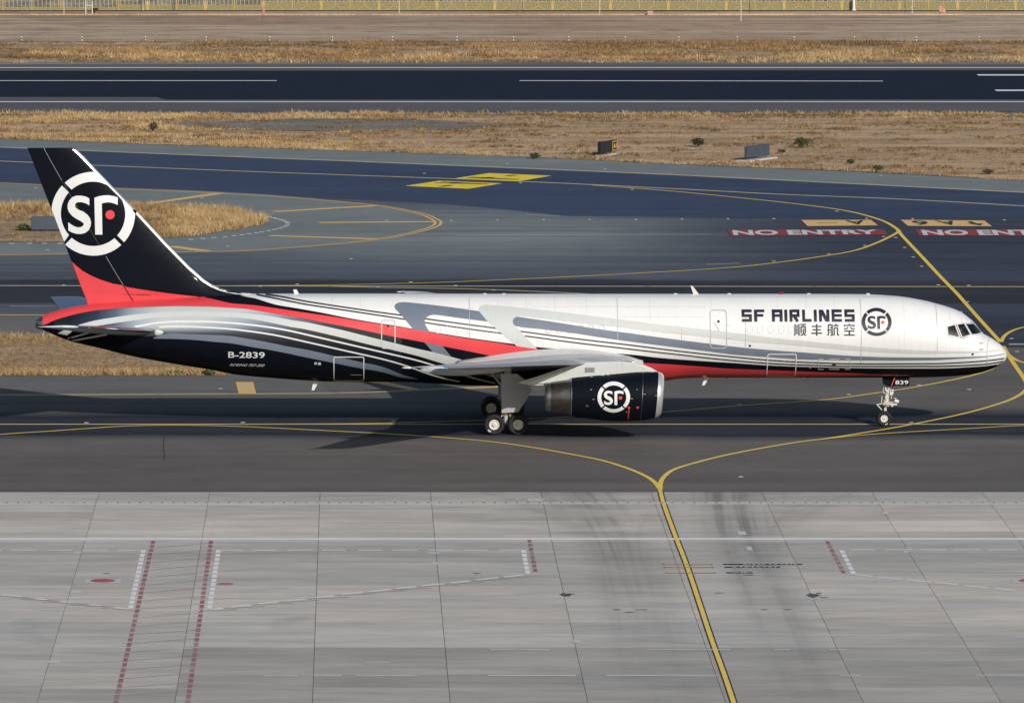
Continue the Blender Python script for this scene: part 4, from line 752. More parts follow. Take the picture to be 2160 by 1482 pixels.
# ---- cockpit windows
pane_px=[[(28.734,4.935),(29.08,5.01),(29.29,4.454),(28.732,4.572)],[(29.224,5.015),(29.552,5.046),(29.84,4.549),(29.445,4.446)],[(29.65,5.024),(30.074,4.977),(30.474,4.545),(29.933,4.551)]]
wf=MB()
def wframe(poly,w):
    c=np.mean(np.array(poly),0); o=[]
    for i in range(len(poly)):
        p0,p1,p2=[np.array(poly[k%len(poly)]) for k in (i-1,i,i+1)]
        d0=(p1-p0)/np.linalg.norm(p1-p0); d1=(p2-p1)/np.linalg.norm(p2-p1); n0=np.array((-d0[1],d0[0])); n1=np.array((-d1[1],d1[0]))
        if n0@(c-p1)>0: n0,n1=-n0,-n1
        b=n0+n1; b/=np.linalg.norm(b); o.append(tuple(p1+b*w/max(.4,float(b@n0))))
    return o
for k,pp in enumerate(pane_px):
    win=free('cockpit_window',[pp],fus_side(0.006),M['glass'],fuse,0.12,0.08)
    out=wframe(pp,(0.055,0.055,0.045)[k]); m=MB(); s=fus_side(0.016+0.004*k)
    def dens(P): return [tuple(np.array(P[i])+(np.array(P[(i+1)%len(P)])-np.array(P[i]))*t/5) for i in range(len(P)) for t in range(5)]
    m.loft([[s(*p) for p in dens(out)],[s(*p) for p in dens(pp)]],0)
    part('window_frame',m,[M['cream'] if k<2 else M['pale']],win)
    # inner reveal of the frame
    m=MB(); s2=fus_side(-0.07); m.loft([[s(*p) for p in dens(pp)],[s2(*p) for p in dens(pp)]],0); part('window_reveal',m,[M['dark']],win)

# ---- antennas, masts, beacons
def blade(name,pts,Y,th,mat): 
    m=MB(); m.prism(pts,Y-th/2,Y+th/2); return part(name,m,[mat])
blade('blade_antenna',[(-2.784,6.604),(-2.612,6.604),(-2.498,6.363),(-2.715,6.363)],0,0.05,M['white'])
blade('blade_antenna',[(16.416,6.788),(16.508,6.788),(16.842,6.363),(16.567,6.363)],0,0.05,M['cream'])
blade('drain_mast',[(-1.812,2.193),(-1.526,2.193),(-1.778,1.731),(-1.893,1.731)],-0.15,0.06,M['white'])
blade('drain_mast',[(17.137,2.4),(17.366,2.4),(17.104,1.974),(16.99,1.974)],-0.15,0.06,M['white'])
m=MB(); bx,bz=(20.806,6.363); m.lathe([(0,.16),(.05,.15),(.10,.09),(.12,.0)],(0,0,0),'Y',14); m.v=[(bx+x,z_,bz+y) for x,y,z_ in m.v]; part('anti_collision_beacon',m,[M['beacon']])
for q in [(22.135,6.372),(24.999,6.372),(15.696,6.372),(18.286,6.372),(6.485,6.372),(7.401,6.372)]: m=MB(); m.box((q[0],0,q[1]),(0.16,0.14,0.10)); part('roof_fitting',m,[M['cream']])
for q in [(18.215,2.331),(19.729,2.331),(22.138,2.331)]: m=MB(); m.cyl((q[0],-.1,q[1]+.06),(q[0]-.03,-.1,q[1]-.07),.03,.015,8); part('drain_stub',m,[M['beacon']])
# tail-cone exhaust
tx,tt,tb=XT,f_top(XT),f_bot(XT); m=MB(); zc_=(tt+tb)/2; h_=(tt-tb)/2
m.loft([[(x,-w*math.cos(a),zc_+dz+h*math.sin(a)) for a in [2*math.pi*i/32 for i in range(32)]] for x,w,h,dz in ((tx+.02,.385,h_+.005,0),(tx-.15,.345,h_*.86,-.015),(tx-.33,.27,h_*.70,-.03),(tx-.32,.24,h_*.62,-.03),(tx+.1,.2,h_*.5,-.03))],0,False,True)
part('exhaust_cone',m,[M['metal']])

# ---- fin and rudder
FL=[(13.458,-13.423,-15.607,-14.806),(13.424,-13.32,-15.595,-14.79),(13.321,-13.183,-15.55,-14.738),(12.358,-12.238,-15.177,-14.209),(11.44,-11.36,-14.826,-13.694),(10.465,-10.414,-14.447,-13.137),(9.604,-9.615,-14.125,-12.648),(8.869,-8.93,-13.842,-12.216),(8.225,-8.302,-13.595,-11.831),(7.72,-7.799,-13.4,-11.533),(7.352,-7.411,-13.264,-11.316),(7.076,-7.079,-13.162,-11.145),(6.846,-6.736,-13.073,-11.006),(6.685,-6.404,-13.014,-10.906),(6.57,-6.026,-12.969,-10.838),(6.478,-5.545,-12.932,-10.781),(6.42,-5.041,-12.91,-10.747),(6.374,-4.4,-12.892,-10.724),(5.925,-4.308,-12.719,-10.462),(5.649,-4.309,-12.674,-10.405)]
FL=sorted(FL); fLE=pchip([(z,l) for z,l,t,h in FL]); fTE=pchip([(z,t) for z,l,t,h in FL]); fHG=pchip([(z,h) for z,l,t,h in FL])
def naca(c): c=max(0,min(1,c)); return 5*(0.2969*math.sqrt(c)-0.126*c-0.3516*c*c+0.2843*c**3-0.1036*c**4)
def fin_y(x,z):
    l,t=fLE(z),fTE(z); ch=l-t; c=(l-x)/ch; return naca(c)*min(0.115*ch,0.60)
def fin_side(off): return lambda x,z:(x,-fin_y(x,z)-off,z)
zs=[FL[0][0]+(FL[-1][0]-FL[0][0])*i/60 for i in range(61)]
def fin_part(name,xa,xb,cs,mats):
    m=MB()
    for s_ in (-1,1): m.loft([[((lambda x:(x,s_*max(.004,fin_y(x,z)),z))(xa(z)+(xb(z)-xa(z))*c)) for c in cs] for z in zs],0,closed=False)
    for z in (zs[-1],zs[0]):
        a=[(xa(z)+(xb(z)-xa(z))*c) for c in cs]; n=len(a); m.add([(x,-fin_y(x,z),z) for x in a]+[(x,fin_y(x,z),z) for x in a],[(i,i+1,n+i+1,n+i) for i in range(n-1)],0)
    for c in (0,1): m.add([(xa(z)+(xb(z)-xa(z))*c,-fin_y(xa(z)+(xb(z)-xa(z))*c,z),z) for z in zs]+[(xa(z)+(xb(z)-xa(z))*c,fin_y(xa(z)+(xb(z)-xa(z))*c,z),z) for z in zs],[(i,i+1,len(zs)+i+1,len(zs)+i) for i in range(len(zs)-1)],0)
    return part(name,m,mats)
cs=[(i/26)**2 for i in range(27)]
fin=fin_part('fin',fLE,lambda z:fHG(z)+0.022,cs,[M['black']])
rudder=fin_part('rudder',lambda z:fHG(z)-0.022,fTE,[i/10 for i in range(11)],[M['black']])
def fin_poly(name,poly,mat,parent,off=0.006,gx=0.35,gz=0.18): return free(name,[poly],fin_side(off),mat,parent,gx,gz)
red_edge=[(-13.48,7.96),(-13.23,7.73),(-12.933,7.5),(-12.545,7.282),(-12.076,7.087),(-11.493,6.903),(-10.875,6.753),(-10.189,6.638),(-9.502,6.54),(-8.701,6.432),(-7.785,6.328),(-6.984,6.236)]
def hg(z,d): return fHG(z)+d
r_l=[p for p in red_edge if p[0]<fHG(p[1])-0.03]; r_r=[p for p in red_edge if p[0]>fHG(p[1])+0.03]
zb_=5.833; zc2=(r_l[-1][1]+r_r[0][1])/2
fin_poly('red_livery',[(fTE(r_l[0][1])+.01,r_l[0][1])]+r_l[1:]+[(fHG(zc2)-.03,zc2)]+[(fHG(z)-.03,z) for z in np.linspace(zc2,zb_,6)[1:]]+[(fTE(z)+.01,z) for z in np.linspace(zb_,r_l[0][1],8)[:-1]],M['red'],rudder)
zd_=5.695
fin_poly('red_livery',[(fHG(zc2)+.03,zc2)]+r_r+[(r_r[-1][0],zd_)]+[(fHG(z)+.03,z) for z in np.linspace(zd_,zc2,6)[:-1]],M['red'],fin)
# bright leading edge
def le_strip(name,z0,z1,wa,wb,mat,off,inset=0.0):
    m=MB(); zz=np.linspace(z0,z1,44); k=10; rows=[]
    for z in zz:
        w=wa+(wb-wa)*(z-z0)/(z1-z0); L=fLE(z); ch=L-fTE(z)
        side=[(L-(w*(1-(j/k)))**1.0*1.0) for j in range(k+1)]
        # quadratic spacing towards the nose of the section
        xs_=[L-w*((1-j/k)**2) for j in range(k+1)]
        rows.append([(x+off*(0.0 if x<L else 1.0),-fin_y(x,z)-off,z) for x in xs_]+[(x,fin_y(x,z)+off,z) for x in xs_[::-1]])
    m.loft(rows,0,closed=False); return part(name,m,[mat],fin)
zA_,zB_,zC_=13.389,10.454,6.386
le_strip('leading_edge',zB_+.02,zA_,0.13,0.16,M['chrome'],0.006)
fin_poly('leading_edge',[(-10.321,10.377),(-8.929,8.862),(-7.81,7.724),(-7.101,7.092),(-6.735,6.85),(-6.392,6.685),(-6.002,6.567),(-5.521,6.478),(-5.04,6.427),(-4.559,6.392),(-4.559,6.363),(-5.063,6.369),(-5.544,6.404),(-6.002,6.482),(-6.415,6.597),(-6.792,6.758),(-7.181,6.997),(-7.89,7.632),(-9.009,8.781),(-10.378,10.274)],M['white'],fin,0.02,0.05,0.05)
# fin emblem, cut at the trailing edge and broken at the rudder hinge
ec=(-12.44,10.283); er=2.0252
def clip_te(p): return (max(p[0],fTE(p[1])+0.015),p[1])
def clip_le(p): return (min(p[0],fLE(p[1])-0.15),p[1])
emblem(ec,er,er,fin_side,fin,M['white'],M['red'],0.010,{2:clip_te,3:clip_te,1:clip_le,0:clip_le})
for a,b in ((13.458,11.899),(8.225,6.846)):
    zz=np.linspace(a,b,10); fin_poly('hinge_seam',[(fHG(z)+.016,z) for z in zz]+[(fHG(z)-.0,z) for z in zz[::-1]],M['seam'],fin,0.013)

# ---- wings
WST=[(1.30,8.9,14.15,5.35,3.26,.135,2.6),(1.88,8.6,13.85,5.35,3.30,.130,2.5),(3.2,0,13.09,5.36,3.42,.125,2.2),(5.0,0,12.06,5.38,3.58,.12,1.8),(8.2,0,10.24,5.40,3.85,.115,1.2),(11.5,0,8.36,4.62,4.13,.110,.6),(15.0,0,6.37,3.70,4.42,.105,0.0),(18.2,0,4.55,2.86,4.69,.10,-.5),(18.75,0,4.10,2.66,4.735,.085,-.5),(19.0,0,3.55,2.50,4.755,.03,-.5)]
wLE=pchip([(s[0],s[2]) for s in WST]); wTE=pchip([(s[0],s[3]) for s in WST]); wZ=pchip([(s[0],s[4]) for s in WST]); wT=pchip([(s[0],s[5]) for s in WST]); wA=pchip([(s[0],s[6]) for s in WST])
def wing_pt(y,c,up,off=0.0):
    L,T=wLE(y),wTE(y); ch=L-T; t=wT(y); a=R(wA(y))
    camber=0.018*4*c*(1-c)*ch - (0.012*ch*(1-c)**3)
    zz=camber+(1 if up else -1)*(naca(c)*t*ch*(0.46 if up else 0.54)*1.0+off)
    xx=(0.4-c)*ch+(off if c<0.004 else 0)
    return (L-0.4*ch+xx*math.cos(a)-zz*math.sin(a)*0, wZ(y)+zz+xx*math.sin(a))
CS=[(i/16)**2 for i in range(17)]
def wing(side):
    ys=[1.30,1.88,2.5,3.2,4,5,6.5,8.2,9.8,11.5,13.2,15,16.6,18.2,18.5,18.75,18.9,19.0]
    m=MB(); rings=[]
    for y in ys:
        r=[(lambda p:(p[0],side*y,p[1]))(wing_pt(y,c,True)) for c in CS[::-1]]+[(lambda p:(p[0],side*y,p[1]))(wing_pt(y,c,False)) for c in CS[1:-1]]
        rings.append(r)
    m.loft(rings,0,True,True); w=part('wing',m,[M['wing']])
    def skin(name,y0,y1,c0,c1,mat,off,n=10,both=True,clow=None):
        m=MB(); yy=np.linspace(y0,y1,n); cu=[c0+(c1-c0)*(i/8)**2 for i in range(9)]; cl=[c0+((clow if clow else c1)-c0)*(i/8)**2 for i in range(9)]
        m.loft([[(lambda p:(p[0],side*y,p[1]))(wing_pt(y,c,True,off)) for c in cu[::-1]]+([(lambda p:(p[0],side*y,p[1]))(wing_pt(y,c,False,off)) for c in cl[1:]] if both else []) for y in yy],0,closed=False)
        return part(name,m,[mat],w)
    for y0,y1 in ((2.7,5.9),(7.1,10.0),(10.05,13.0),(13.05,16.0),(16.05,18.3)): skin('slat',y0,y1,0.0,0.14,M['slat'],0.008,8,True,0.05)
    skin('spoiler_panel',4.0,8.0,0.62,0.78,M['pale'],0.006,6,False); skin('spoiler_panel',8.6,13.5,0.62,0.78,M['pale'],0.006,6,False)
    skin('flap_panel',2.4,8.1,0.80,0.995,M['pale'],0.006,6,False); skin('flap_panel',8.3,14.2,0.80,0.99,M['pale'],0.006,6,False); skin('aileron_panel',14.3,18.1,0.76,0.985,M['pale'],0.006,6,False)
    skin('wing_tip',18.32,18.98,0.0,0.98,M['white'],0.010,6,True,0.98)
    for y in (4.6,9.3,13.0):          # flap track fairings
        T=wTE(y); z=wZ(y); m=MB(); rr=[]
        for t in range(13):
            u=t/12; r=0.16*math.sin(math.pi*min(1,max(0.0,u)))**0.7+0.004; rr.append([(T+2.1-3.2*u,side*y+r*math.cos(a),z-0.28-0.04*u+1.5*r*math.sin(a)+0.10*u) for a in [2*math.pi*i/14 for i in range(14)]])
        m.loft(rr,0,True,True); part('flap_track_fairing',m,[M['wing']],w)
    # tip light and trailing static probe
    p=wing_pt(18.45,0.0,True,0); m=MB(); m.lathe([(0.10,.005),(.04,.05),(-.12,.075),(-.30,.045),(-.36,.005)],(p[0]+.02,side*18.50,p[1]),'X',12); part('navigation_light',m,[M['bluelens'] if side<0 else M['beacon']],w)
    m=MB(); m.cyl((2.75,side*18.95,4.745),(2.42,side*18.97,4.75),.05,.03,10); m.cyl((2.42,side*18.97,4.75),(2.34,side*18.97,4.75),.035,.02,10,1); part('tail_light',m,[M['white'],M['amber']],w)
    # landing light window in the wing root
    y=2.25; p=wing_pt(y,0.006,False,0); m=MB(); rr=[]
    m.add([(p[0]-.06+.20*math.cos(a)*.9-.05,side*(y+.30*math.cos(a)*.6),p[1]-.06+.10*math.sin(a)) for a in [2*math.pi*i/18 for i in range(18)]],[tuple(range(18))]); part('landing_light',m,[M['shirt']],w)
    return w
wing_s=wing(-1); wing_p=wing(1)
# wing-to-body fillet ahead of and above the root
for side in (-1,1):
    m=MB(); rr=[]
    for t in range(15):
        u=t/14; x=14.05-8.9*u; zz=3.30+0.42*math.sin(math.pi*min(1,u*1.15))**0.8*(1-0.4*u); yb=f_wid(x)*0.93
        rr.append([(x,side*(yb-0.05),zz+.55*math.sin(math.pi*u)+.05),(x,side*(yb+.10),zz+.28*math.sin(math.pi*u)+.04),(x,side*(yb+.32),zz+.08),(x,side*(yb+.62),zz-.10),(x,side*(yb+.4),zz-.42),(x,side*(yb-.1),zz-.7)])
    m.loft(rr,0,True,True); part('wing_root_fillet',m,[M['fillet']])

# ---- horizontal tail
def tailplane(side):
    st_=[(0.7,-9.02,-13.45,4.65,.09),(1.1,-9.26,-13.52,4.70,.09),(4.0,-11.03,-14.09,5.07,.09),(7.2,-12.98,-14.74,5.48,.09),(7.5,-13.25,-14.80,5.52,.07),(7.62,-13.7,-14.86,5.535,.03)]
    l=pchip([(s[0],s[1]) for s in st_]); t=pchip([(s[0],s[2]) for s in st_]); z=pchip([(s[0],s[3]) for s in st_]); th=pchip([(s[0],s[4]) for s in st_])
    P=lambda y,c,up,off=0:(l(y)-(l(y)-t(y))*c,side*y,z(y)+(1 if up else -1)*(naca(c)*th(y)*(l(y)-t(y))*1.0+off))
    ys=[.7,1.1,2,3,4,5.2,6.4,7.2,7.35,7.5,7.58,7.62]
    m=MB(); m.loft([[P(y,c,True) for c in CS[::-1]]+[P(y,c,False) for c in CS[1:-1]] for y in ys],0,True,True); o=part('tailplane',m,[M['stab']])
    m=MB(); yy=np.linspace(1.3,7.15,10); m.loft([[P(y,c,True,.006) for c in (.30,.45,.6,.68)] for y in yy],0,closed=False); part('stabiliser_panel',m,[M['stab']],o)
    m=MB(); m.loft([[P(y,c,True,.006) for c in (.70,.8,.9,.99)] for y in np.linspace(1.3,7.0,10)],0,closed=False); part('elevator',m,[M['stab']],o)
    m=MB(); m.loft([[P(y,c,True,.007) for c in [.10*(i/6)**2 for i in range(7)][::-1]]+[P(y,c,False,.007) for c in [.05*(i/6)**2 for i in range(1,7)]] for y in np.linspace(1.2,7.1,12)],0,closed=False); part('leading_edge',m,[M['metal']],o)
    m=MB(); m.loft([[P(y,c,True,.009) for c in CS[::-1]]+[P(y,c,False,.009) for c in CS[1:]] for y in (7.22,7.35,7.5,7.58,7.61)],0,closed=False); part('tailplane_tip',m,[M['white']],o)
    m=MB()
    for k in range(3): y=5.6+.6*k; p=P(y,1.0,True); m.cyl((p[0]+.02,p[1],p[2]),(p[0]-.16,p[1],p[2]),.012,.008,6)
    part('static_wick',m,[M['dark']],o)
    # root fairing
    m=MB(); rr=[]
    for k in range(9):
        u=k/8; x=-8.45-1.0*u; r=0.015+0.22*u**0.85; yb=f_wid(x)*0.985; rr.append([(x,side*(yb-.12+ .45*r*math.cos(a)+.35*u*.4),4.66+ r*.75*math.sin(a)) for a in [2*math.pi*i/14 for i in range(14)]])
    m.loft(rr,0,True,True); part('root_fairing',m,[M['pale']],o)
tailplane(-1); tailplane(1)

# ---- engines
EY=6.5
ES=[(10.444,2.106,0.9235),(10.669,2.101,0.9584),(10.917,2.094,0.9921),(11.48,2.078,1.0574),(12.042,2.069,1.1114),(12.56,2.076,1.1496),(13.168,2.107,1.1766),(13.618,2.132,1.1834),(14.0,2.15,1.1744),(14.315,2.168,1.1429),(14.507,2.173,1.1069)]
LIP=[(14.507,2.173,1.1069),(14.608,2.175,1.0731),(14.698,2.18,1.0236),(14.765,2.18,0.9561),(14.801,2.18,0.8661),(14.788,2.18,0.7762),(14.732,2.18,0.7087),(14.585,2.18,0.6547),(14.405,2.18,0.6412)]
NOZ=[(10.489,2.105,0.8729),(10.129,2.101,0.8324),(9.791,2.101,0.7874),(9.487,2.107,0.7357)]
NOZ2=[(9.487,2.107,0.7447),(9.341,2.112,0.7222),(9.24,2.116,0.7042),(9.251,2.116,0.6367),(9.566,2.123,0.6074)]
def shear(x,z): 
    k=max(0.0,min(1.0,(x-ES[4][0])/(ES[-1][0]-ES[4][0]))); return x+0.075*k*(z-ES[-1][1])
def ering(s,side,n=56,fl=0.0): return [(shear(s[0],s[1]+s[2]*math.sin(a)),side*EY+s[2]*math.cos(a),s[1]+s[2]*math.sin(a)) for a in [2*math.pi*i/n for i in range(n)]]
def eng_side(off):
    cz=pchip([(s[0],s[1]) for s in ES]); cr=pchip([(s[0],s[2]) for s in ES])
    def fn(x,z):
        r=cr(x); q=max(-1,min(1,(z-cz(x))/r)); return (shear(x,z),-EY-(r+off)*math.sqrt(1-q*q),cz(x)+(r+off)*q if abs(q)>.99 else z)
    return fn
def engine(side):
    m=MB(); m.loft([ering(s,side) for s in ES],0); e=part('engine',m,[M['black']])
    m=MB(); m.loft([ering(s,side) for s in LIP],0); part('inlet_lip',m,[M['chrome']],e)
    d=[(LIP[-1][0],LIP[-1][1],LIP[-1][2]-.004),(LIP[-1][0]-.5,LIP[-1][1],LIP[-1][2]-.02),(LIP[-1][0]-.95,LIP[-1][1],LIP[-1][2]-.01)]
    m=MB(); m.loft([ering(s,side) for s in d],0); part('inlet_duct',m,[M['pale']],e)
    fx,fz,fr=d[-1]; m=MB(); m.add([(fx,side*EY+fr*math.cos(a),fz+fr*math.sin(a)) for a in [2*math.pi*i/40 for i in range(40)]],[tuple(range(40))])
    for k in range(22):
        a=2*math.pi*k/22; b=a+.20
        m.add([(fx+.05,side*EY+.3*math.cos(a),fz+.3*math.sin(a)),(fx+.18,side*EY+.3*math.cos(b),fz+.3*math.sin(b)),(fx+.30,side*EY+fr*.98*math.cos(b+.1),fz+fr*.98*math.sin(b+.1)),(fx+.05,side*EY+fr*.98*math.cos(a+.02),fz+fr*.98*math.sin(a+.02))],[(0,1,2,3)],1)
    m.lathe([(0.05,.32),(.25,.25),(.45,.12),(.52,.0)],(fx,side*EY,fz),'X',24,[0,0,0]); part('fan',m,[M['dark'],M['metal']],e)
    m=MB(); m.loft([ering(s,side) for s in NOZ],0); part('exhaust_nozzle',m,[M['nozzle']],e)
    m=MB(); m.loft([ering(s,side) for s in NOZ2],0,False,True); part('nozzle_ring',m,[M['metal']],e)
    m=MB(); s=ES[0]; m.loft([ering((s[0]+.03,s[1],s[2]+.006),side),ering((s[0]-.03,s[1],s[2]+.008),side),ering((s[0]-.035,s[1],s[2]-.05),side)],0); part('cowl_edge_ring',m,[M['metal']],e)
    sx=13.798
    cz=pchip([(s[0],s[1]) for s in ES]); cr=pchip([(s[0],s[2]) for s in ES])
    m=MB(); m.loft([ering((x,cz(x),cr(x)+.004),side) for x in (sx-.007,sx+.007)],0); part('cowl_seam',m,[M['metal']],e)
    if side<0:
        def E1(off): return eng_side(off)
        emblem((12.444,2.174),0.7691,0.7287,E1,e,M['white'],M['red'],0.008)
        free('red_placard',[ribbon([(13.187,1.62),(13.189,1.078)],0.05)],eng_side(0.012),M['red'],e,0.3,0.04)
        for c in [(13.182,1.687),(13.597,1.699)]: free('red_placard',[[(c[0]+.07*math.cos(2*math.pi*i/12),c[1]+.055*math.sin(2*math.pi*i/12)) for i in range(12)]],eng_side(0.010),M['red'],e)
        for a,b in [[(11.371,3.075),(11.461,3.075)],[(11.842,3.142),(12.022,3.142)],[(12.156,3.154),(12.246,3.154)],[(11.328,2.534),(11.418,2.534)],[(11.442,2.082),(11.532,2.082)],[(11.129,1.766),(11.241,1.766)],[(13.259,2.127),(13.349,2.127)],[(13.842,2.342),(13.931,2.342)],[(14.403,2.274),(14.47,2.274)],[(13.037,1.473),(13.127,1.473)],[(13.504,2.556),(13.549,2.556)]]: free('latch_mark',[ribbon([a,b],0.022)],eng_side(0.010),M['seam'],e)
    # pylon
    pp=[(7.921,2.78),(8.776,3.028),(9.9,3.413),(10.844,3.707),(11.744,3.752),(12.734,3.775),(13.386,3.73),(13.859,3.628),(14.265,3.469),(14.558,3.289),(14.491,3.096),(12.602,2.915),(10.577,2.78),(9.452,2.644),(8.552,2.644)]
    m=MB(); m.prism(pp,side*EY-0.21,side*EY+0.21); py=part('pylon',m,[M['pale']])
    bm=bmesh.new(); bm.from_mesh(py.data); bmesh.ops.bevel(bm,geom=[ed for ed in bm.edges if abs(ed.verts[0].co.y-ed.verts[1].co.y)<.01],offset=0.10,segments=3,affect='EDGES'); bm.to_mesh(py.data); bm.free()
    m=MB(); gx0,gz1=(11.086,3.524); gx1,gz0=(11.581,3.253); ysd=side*(EY+.214) if side<0 else side*(EY+.214)
    m.box(((gx0+gx1)/2,side*(EY+.212),(gz0+gz1)/2),(gx1-gx0,.02,gz1-gz0),0)
    for k in range(8): m.box((gx0+.05+(gx1-gx0-.1)*k/7,side*(EY+.226),(gz0+gz1)/2),(.025,.012,(gz1-gz0)*.8),1)
    part('vent_grille',m,[M['seam'],M['dark']],py)
    for q in [[(12.647,3.729),(12.649,3.096)],[(10.186,3.481),(10.187,3.029)],[(12.86,3.752),(12.862,3.39)]]: 
        m=MB(); m.box(((q[0][0]+q[1][0])/2,side*(EY+.211),(q[0][1]+q[1][1])/2),(.015,.008,abs(q[0][1]-q[1][1]))); part('panel_seam',m,[M['seam']],py)
engine(-1); engine(1)

# ---- landing gear
def wheel_mesh(r,w,rim):
    m=MB(); h=w/2
    m.lathe([(-h*.55,rim),(-h*.80,rim*1.08),(-h,r*.80),(-h*.92,r*.93),(-h*.55,r*.995),(0,r),(h*.55,r*.995),(h*.92,r*.93),(h,r*.80),(h*.80,rim*1.08),(h*.55,rim)],(0,0,0),'Y',40,[0]*10)
    for s in (-1,1):
        m.lathe([(h*.62,rim*1.01),(h*.70,rim*.97),(h*.58,rim*.88),(h*.46,rim*.80),(h*.46,rim*.42),(h*.62,rim*.36),(h*.66,rim*.20),(h*.66,0.0)],(0,0,0),'Y',36,[1]*7,s)
        for k in range(9):
            a=2*math.pi*k/9+.2; c=rim*.62; m.cyl((c*math.cos(a),s*h*.44,c*math.sin(a)),(c*math.cos(a),s*h*.475,c*math.sin(a)),rim*.075,rim*.075,8,2)
        m.cyl((0,s*h*.655,0),(0,s*h*.70,0),rim*.15,rim*.11,10,2)
    return m.mesh('wheel',[M['tyre'],M['hub'],M['dark']])
WM=wheel_mesh(0.50,0.36,0.245); WN=wheel_mesh(0.37,0.28,0.175)
def tread_letters(name,s,cx,cy,cz,r,a0,parent,h=.09):
    def fn(u,v):
        a=R(a0)+ (u-.5)*h*len(s)*0.9/r; rr=r-h/2+h*v
        return (cx+rr*math.sin(a),cy,cz-rr*math.cos(a)) if True else None
    # letters stand with their feet towards the tread edge
    def f2(u,v):
        a=R(a0)+(u-.5)*h*len(s)*1.0/r; rr=r+h/2-h*v; return (cx+rr*math.sin(a),cy,cz-rr*math.cos(a))
    text_on(name,s,f2,M['white'],parent,0.03)
for side in (-1,1):
    gx,gy=7.43,side*3.66
    m=MB(); m.cyl((gx-.57,gy,.52),(gx+.57,gy,.52),.10,.10,14); m.cyl((gx-.02,gy,.5),(gx+.02,gy+side*-.05,1.45),.11,.12,18,1); m.cyl((gx+.02,gy-side*.05,1.4),(gx+.10,gy-side*.15,3.3),.17,.19,18)
    m.cyl((gx-.12,gy-side*.1,2.2),(gx-.9,gy-side*1.4,3.1),.06,.06,10); m.cyl((gx+.14,gy,1.05),(gx+.36,gy,.80),.045,.045,8); m.cyl((gx+.36,gy,.80),(gx+.14,gy,.58),.045,.045,8)
    m.box((gx-.05,gy-.0,1.02),(.26,.22,.10)); m.box((gx-.03,gy,.90),(.26,.20,.06),2)
    for dx in (-.57,.57): m.cyl((gx+dx,gy-.60,.5),(gx+dx,gy+.60,.5),.08,.08,12)
    for dx in (-.35,.33): m.tube([(gx+dx,gy-.16,.55),(gx+dx*.5,gy-.14,.95),(gx+dx*.2,gy-.1,1.3)],.022,6)
    g=part('main_landing_gear',m,[M['gear'],M['chrome'],M['amber']])
    for dx in (-.57,.57):
        for dy in (-.43,.43): link('wheel',WM,g,(gx+dx,gy+dy,.50))
    if side<0: tread_letters('tyre_lettering','SF',gx-.57,gy-.43-.182,.50,.375,-38,g)
    dp=[(7.174,2.934),(7.933,2.934),(8.442,2.569),(8.652,2.182),(8.39,1.669),(8.006,1.096),(7.219,1.064)]
    m=MB(); m.prism(dp,side*4.02,side*4.09); part('gear_door',m,[M['wing']],g)
    m=MB(); m.tube([(gx,gy,1.6),(gx+.1,side*4.03,1.9)],.04,8); part('door_link',m,[M['gear']],g)
nx=25.807
m=MB(); D_=lambda u,v:0
def ng(u,v,y=0.0): return (nx+(u-292)/11.4/43.7, y, 0.37+(1180-v)/11.4/43.7)
def pc(u,v,y): return Vector(ng(u,v,y))
m.cyl(pc(292,1180,-.33),pc(292,1180,.33),.06,.06,12); m.cyl(pc(325,985,0),pc(330,820,0),.065,.065,14); m.cyl(pc(330,1180,0),pc(325,985,0),.075,.07,14)
m.cyl(pc(340,830,0),pc(400,380,0),.11,.12,16); m.cyl(pc(300,1150,0),pc(326,960,0),.07,.07,12)
m.box(pc(325,975,0),(.12,.2,.10)); m.cyl(pc(240,985,-.06),pc(120,855,-.06),.03,.03,8); m.cyl(pc(120,855,-.06),pc(260,825,-.06),.03,.03,8)
m.cyl(pc(150,900,.08),pc(120,855,.08),.03,.03,8); m.box(pc(360,835,-.02),(.36,.26,.11)); m.box(pc(400,790,-.05),(.46,.28,.03)); m.box(pc(420,888,-.05),(.38,.24,.03))
m.cyl(pc(330,840,-.24),pc(470,838,-.24),.045,.045,10); m.cyl(pc(440,840,-.24),pc(600,842,-.24),.055,.05,10); m.box(pc(480,850,-.18),(.11,.20,.16))
m.cyl(pc(228,800,-.12),pc(240,640,-.12),.025,.025,8); m.tube([pc(330,580,-.15),pc(280,570,-.17),pc(262,500,-.17),pc(280,430,-.15)],.016,6)
m.prism([(ng(u,v)[0],ng(u,v)[2]) for u,v in ((310,430),(418,425),(415,615),(395,600),(312,500))],-.14,-.04); m.prism([(ng(u,v)[0],ng(u,v)[2]) for u,v in ((425,480),(520,480),(515,560),(490,625),(425,620))],-.20,.02)
m.prism([(ng(u,v)[0],ng(u,v)[2]) for u,v in ((345,610),(400,640),(420,670),(370,690),(345,730),(315,700),(320,640))],-.16,.0)
m.cyl(pc(465,640,-.1),pc(462,715,-.1),.022,.022,8); m.cyl(pc(430,400,-.08),pc(500,400,-.08),.05,.05,10)
m.cyl(pc(350,755,-.02)-Vector((.13,0,0)),pc(350,755,-.02)+Vector((.13,0,0)),.055,.055,14,1)
m.cyl(pc(540,750,-.16),pc(640,785,-.16),.10,.085,14); m.tube([pc(510,690,-.1),pc(590,690,-.1)],.014,6)
m.box(pc(350,500,.02),(.10,.10,.05),2); m.box(pc(470,520,-.206),(.05,.01,.05),2); m.box(pc(360,465,-.145),(.06,.01,.04),2)
ngear=part('nose_landing_gear',m,[M['gear'],M['amber'],M['dark']])
for dy in (-.24,.24): link('wheel',WN,ngear,(nx,dy,.37))
tread_letters('tyre_lettering','SY',nx,-.24-.142,.37,.285,24,ngear,.07)
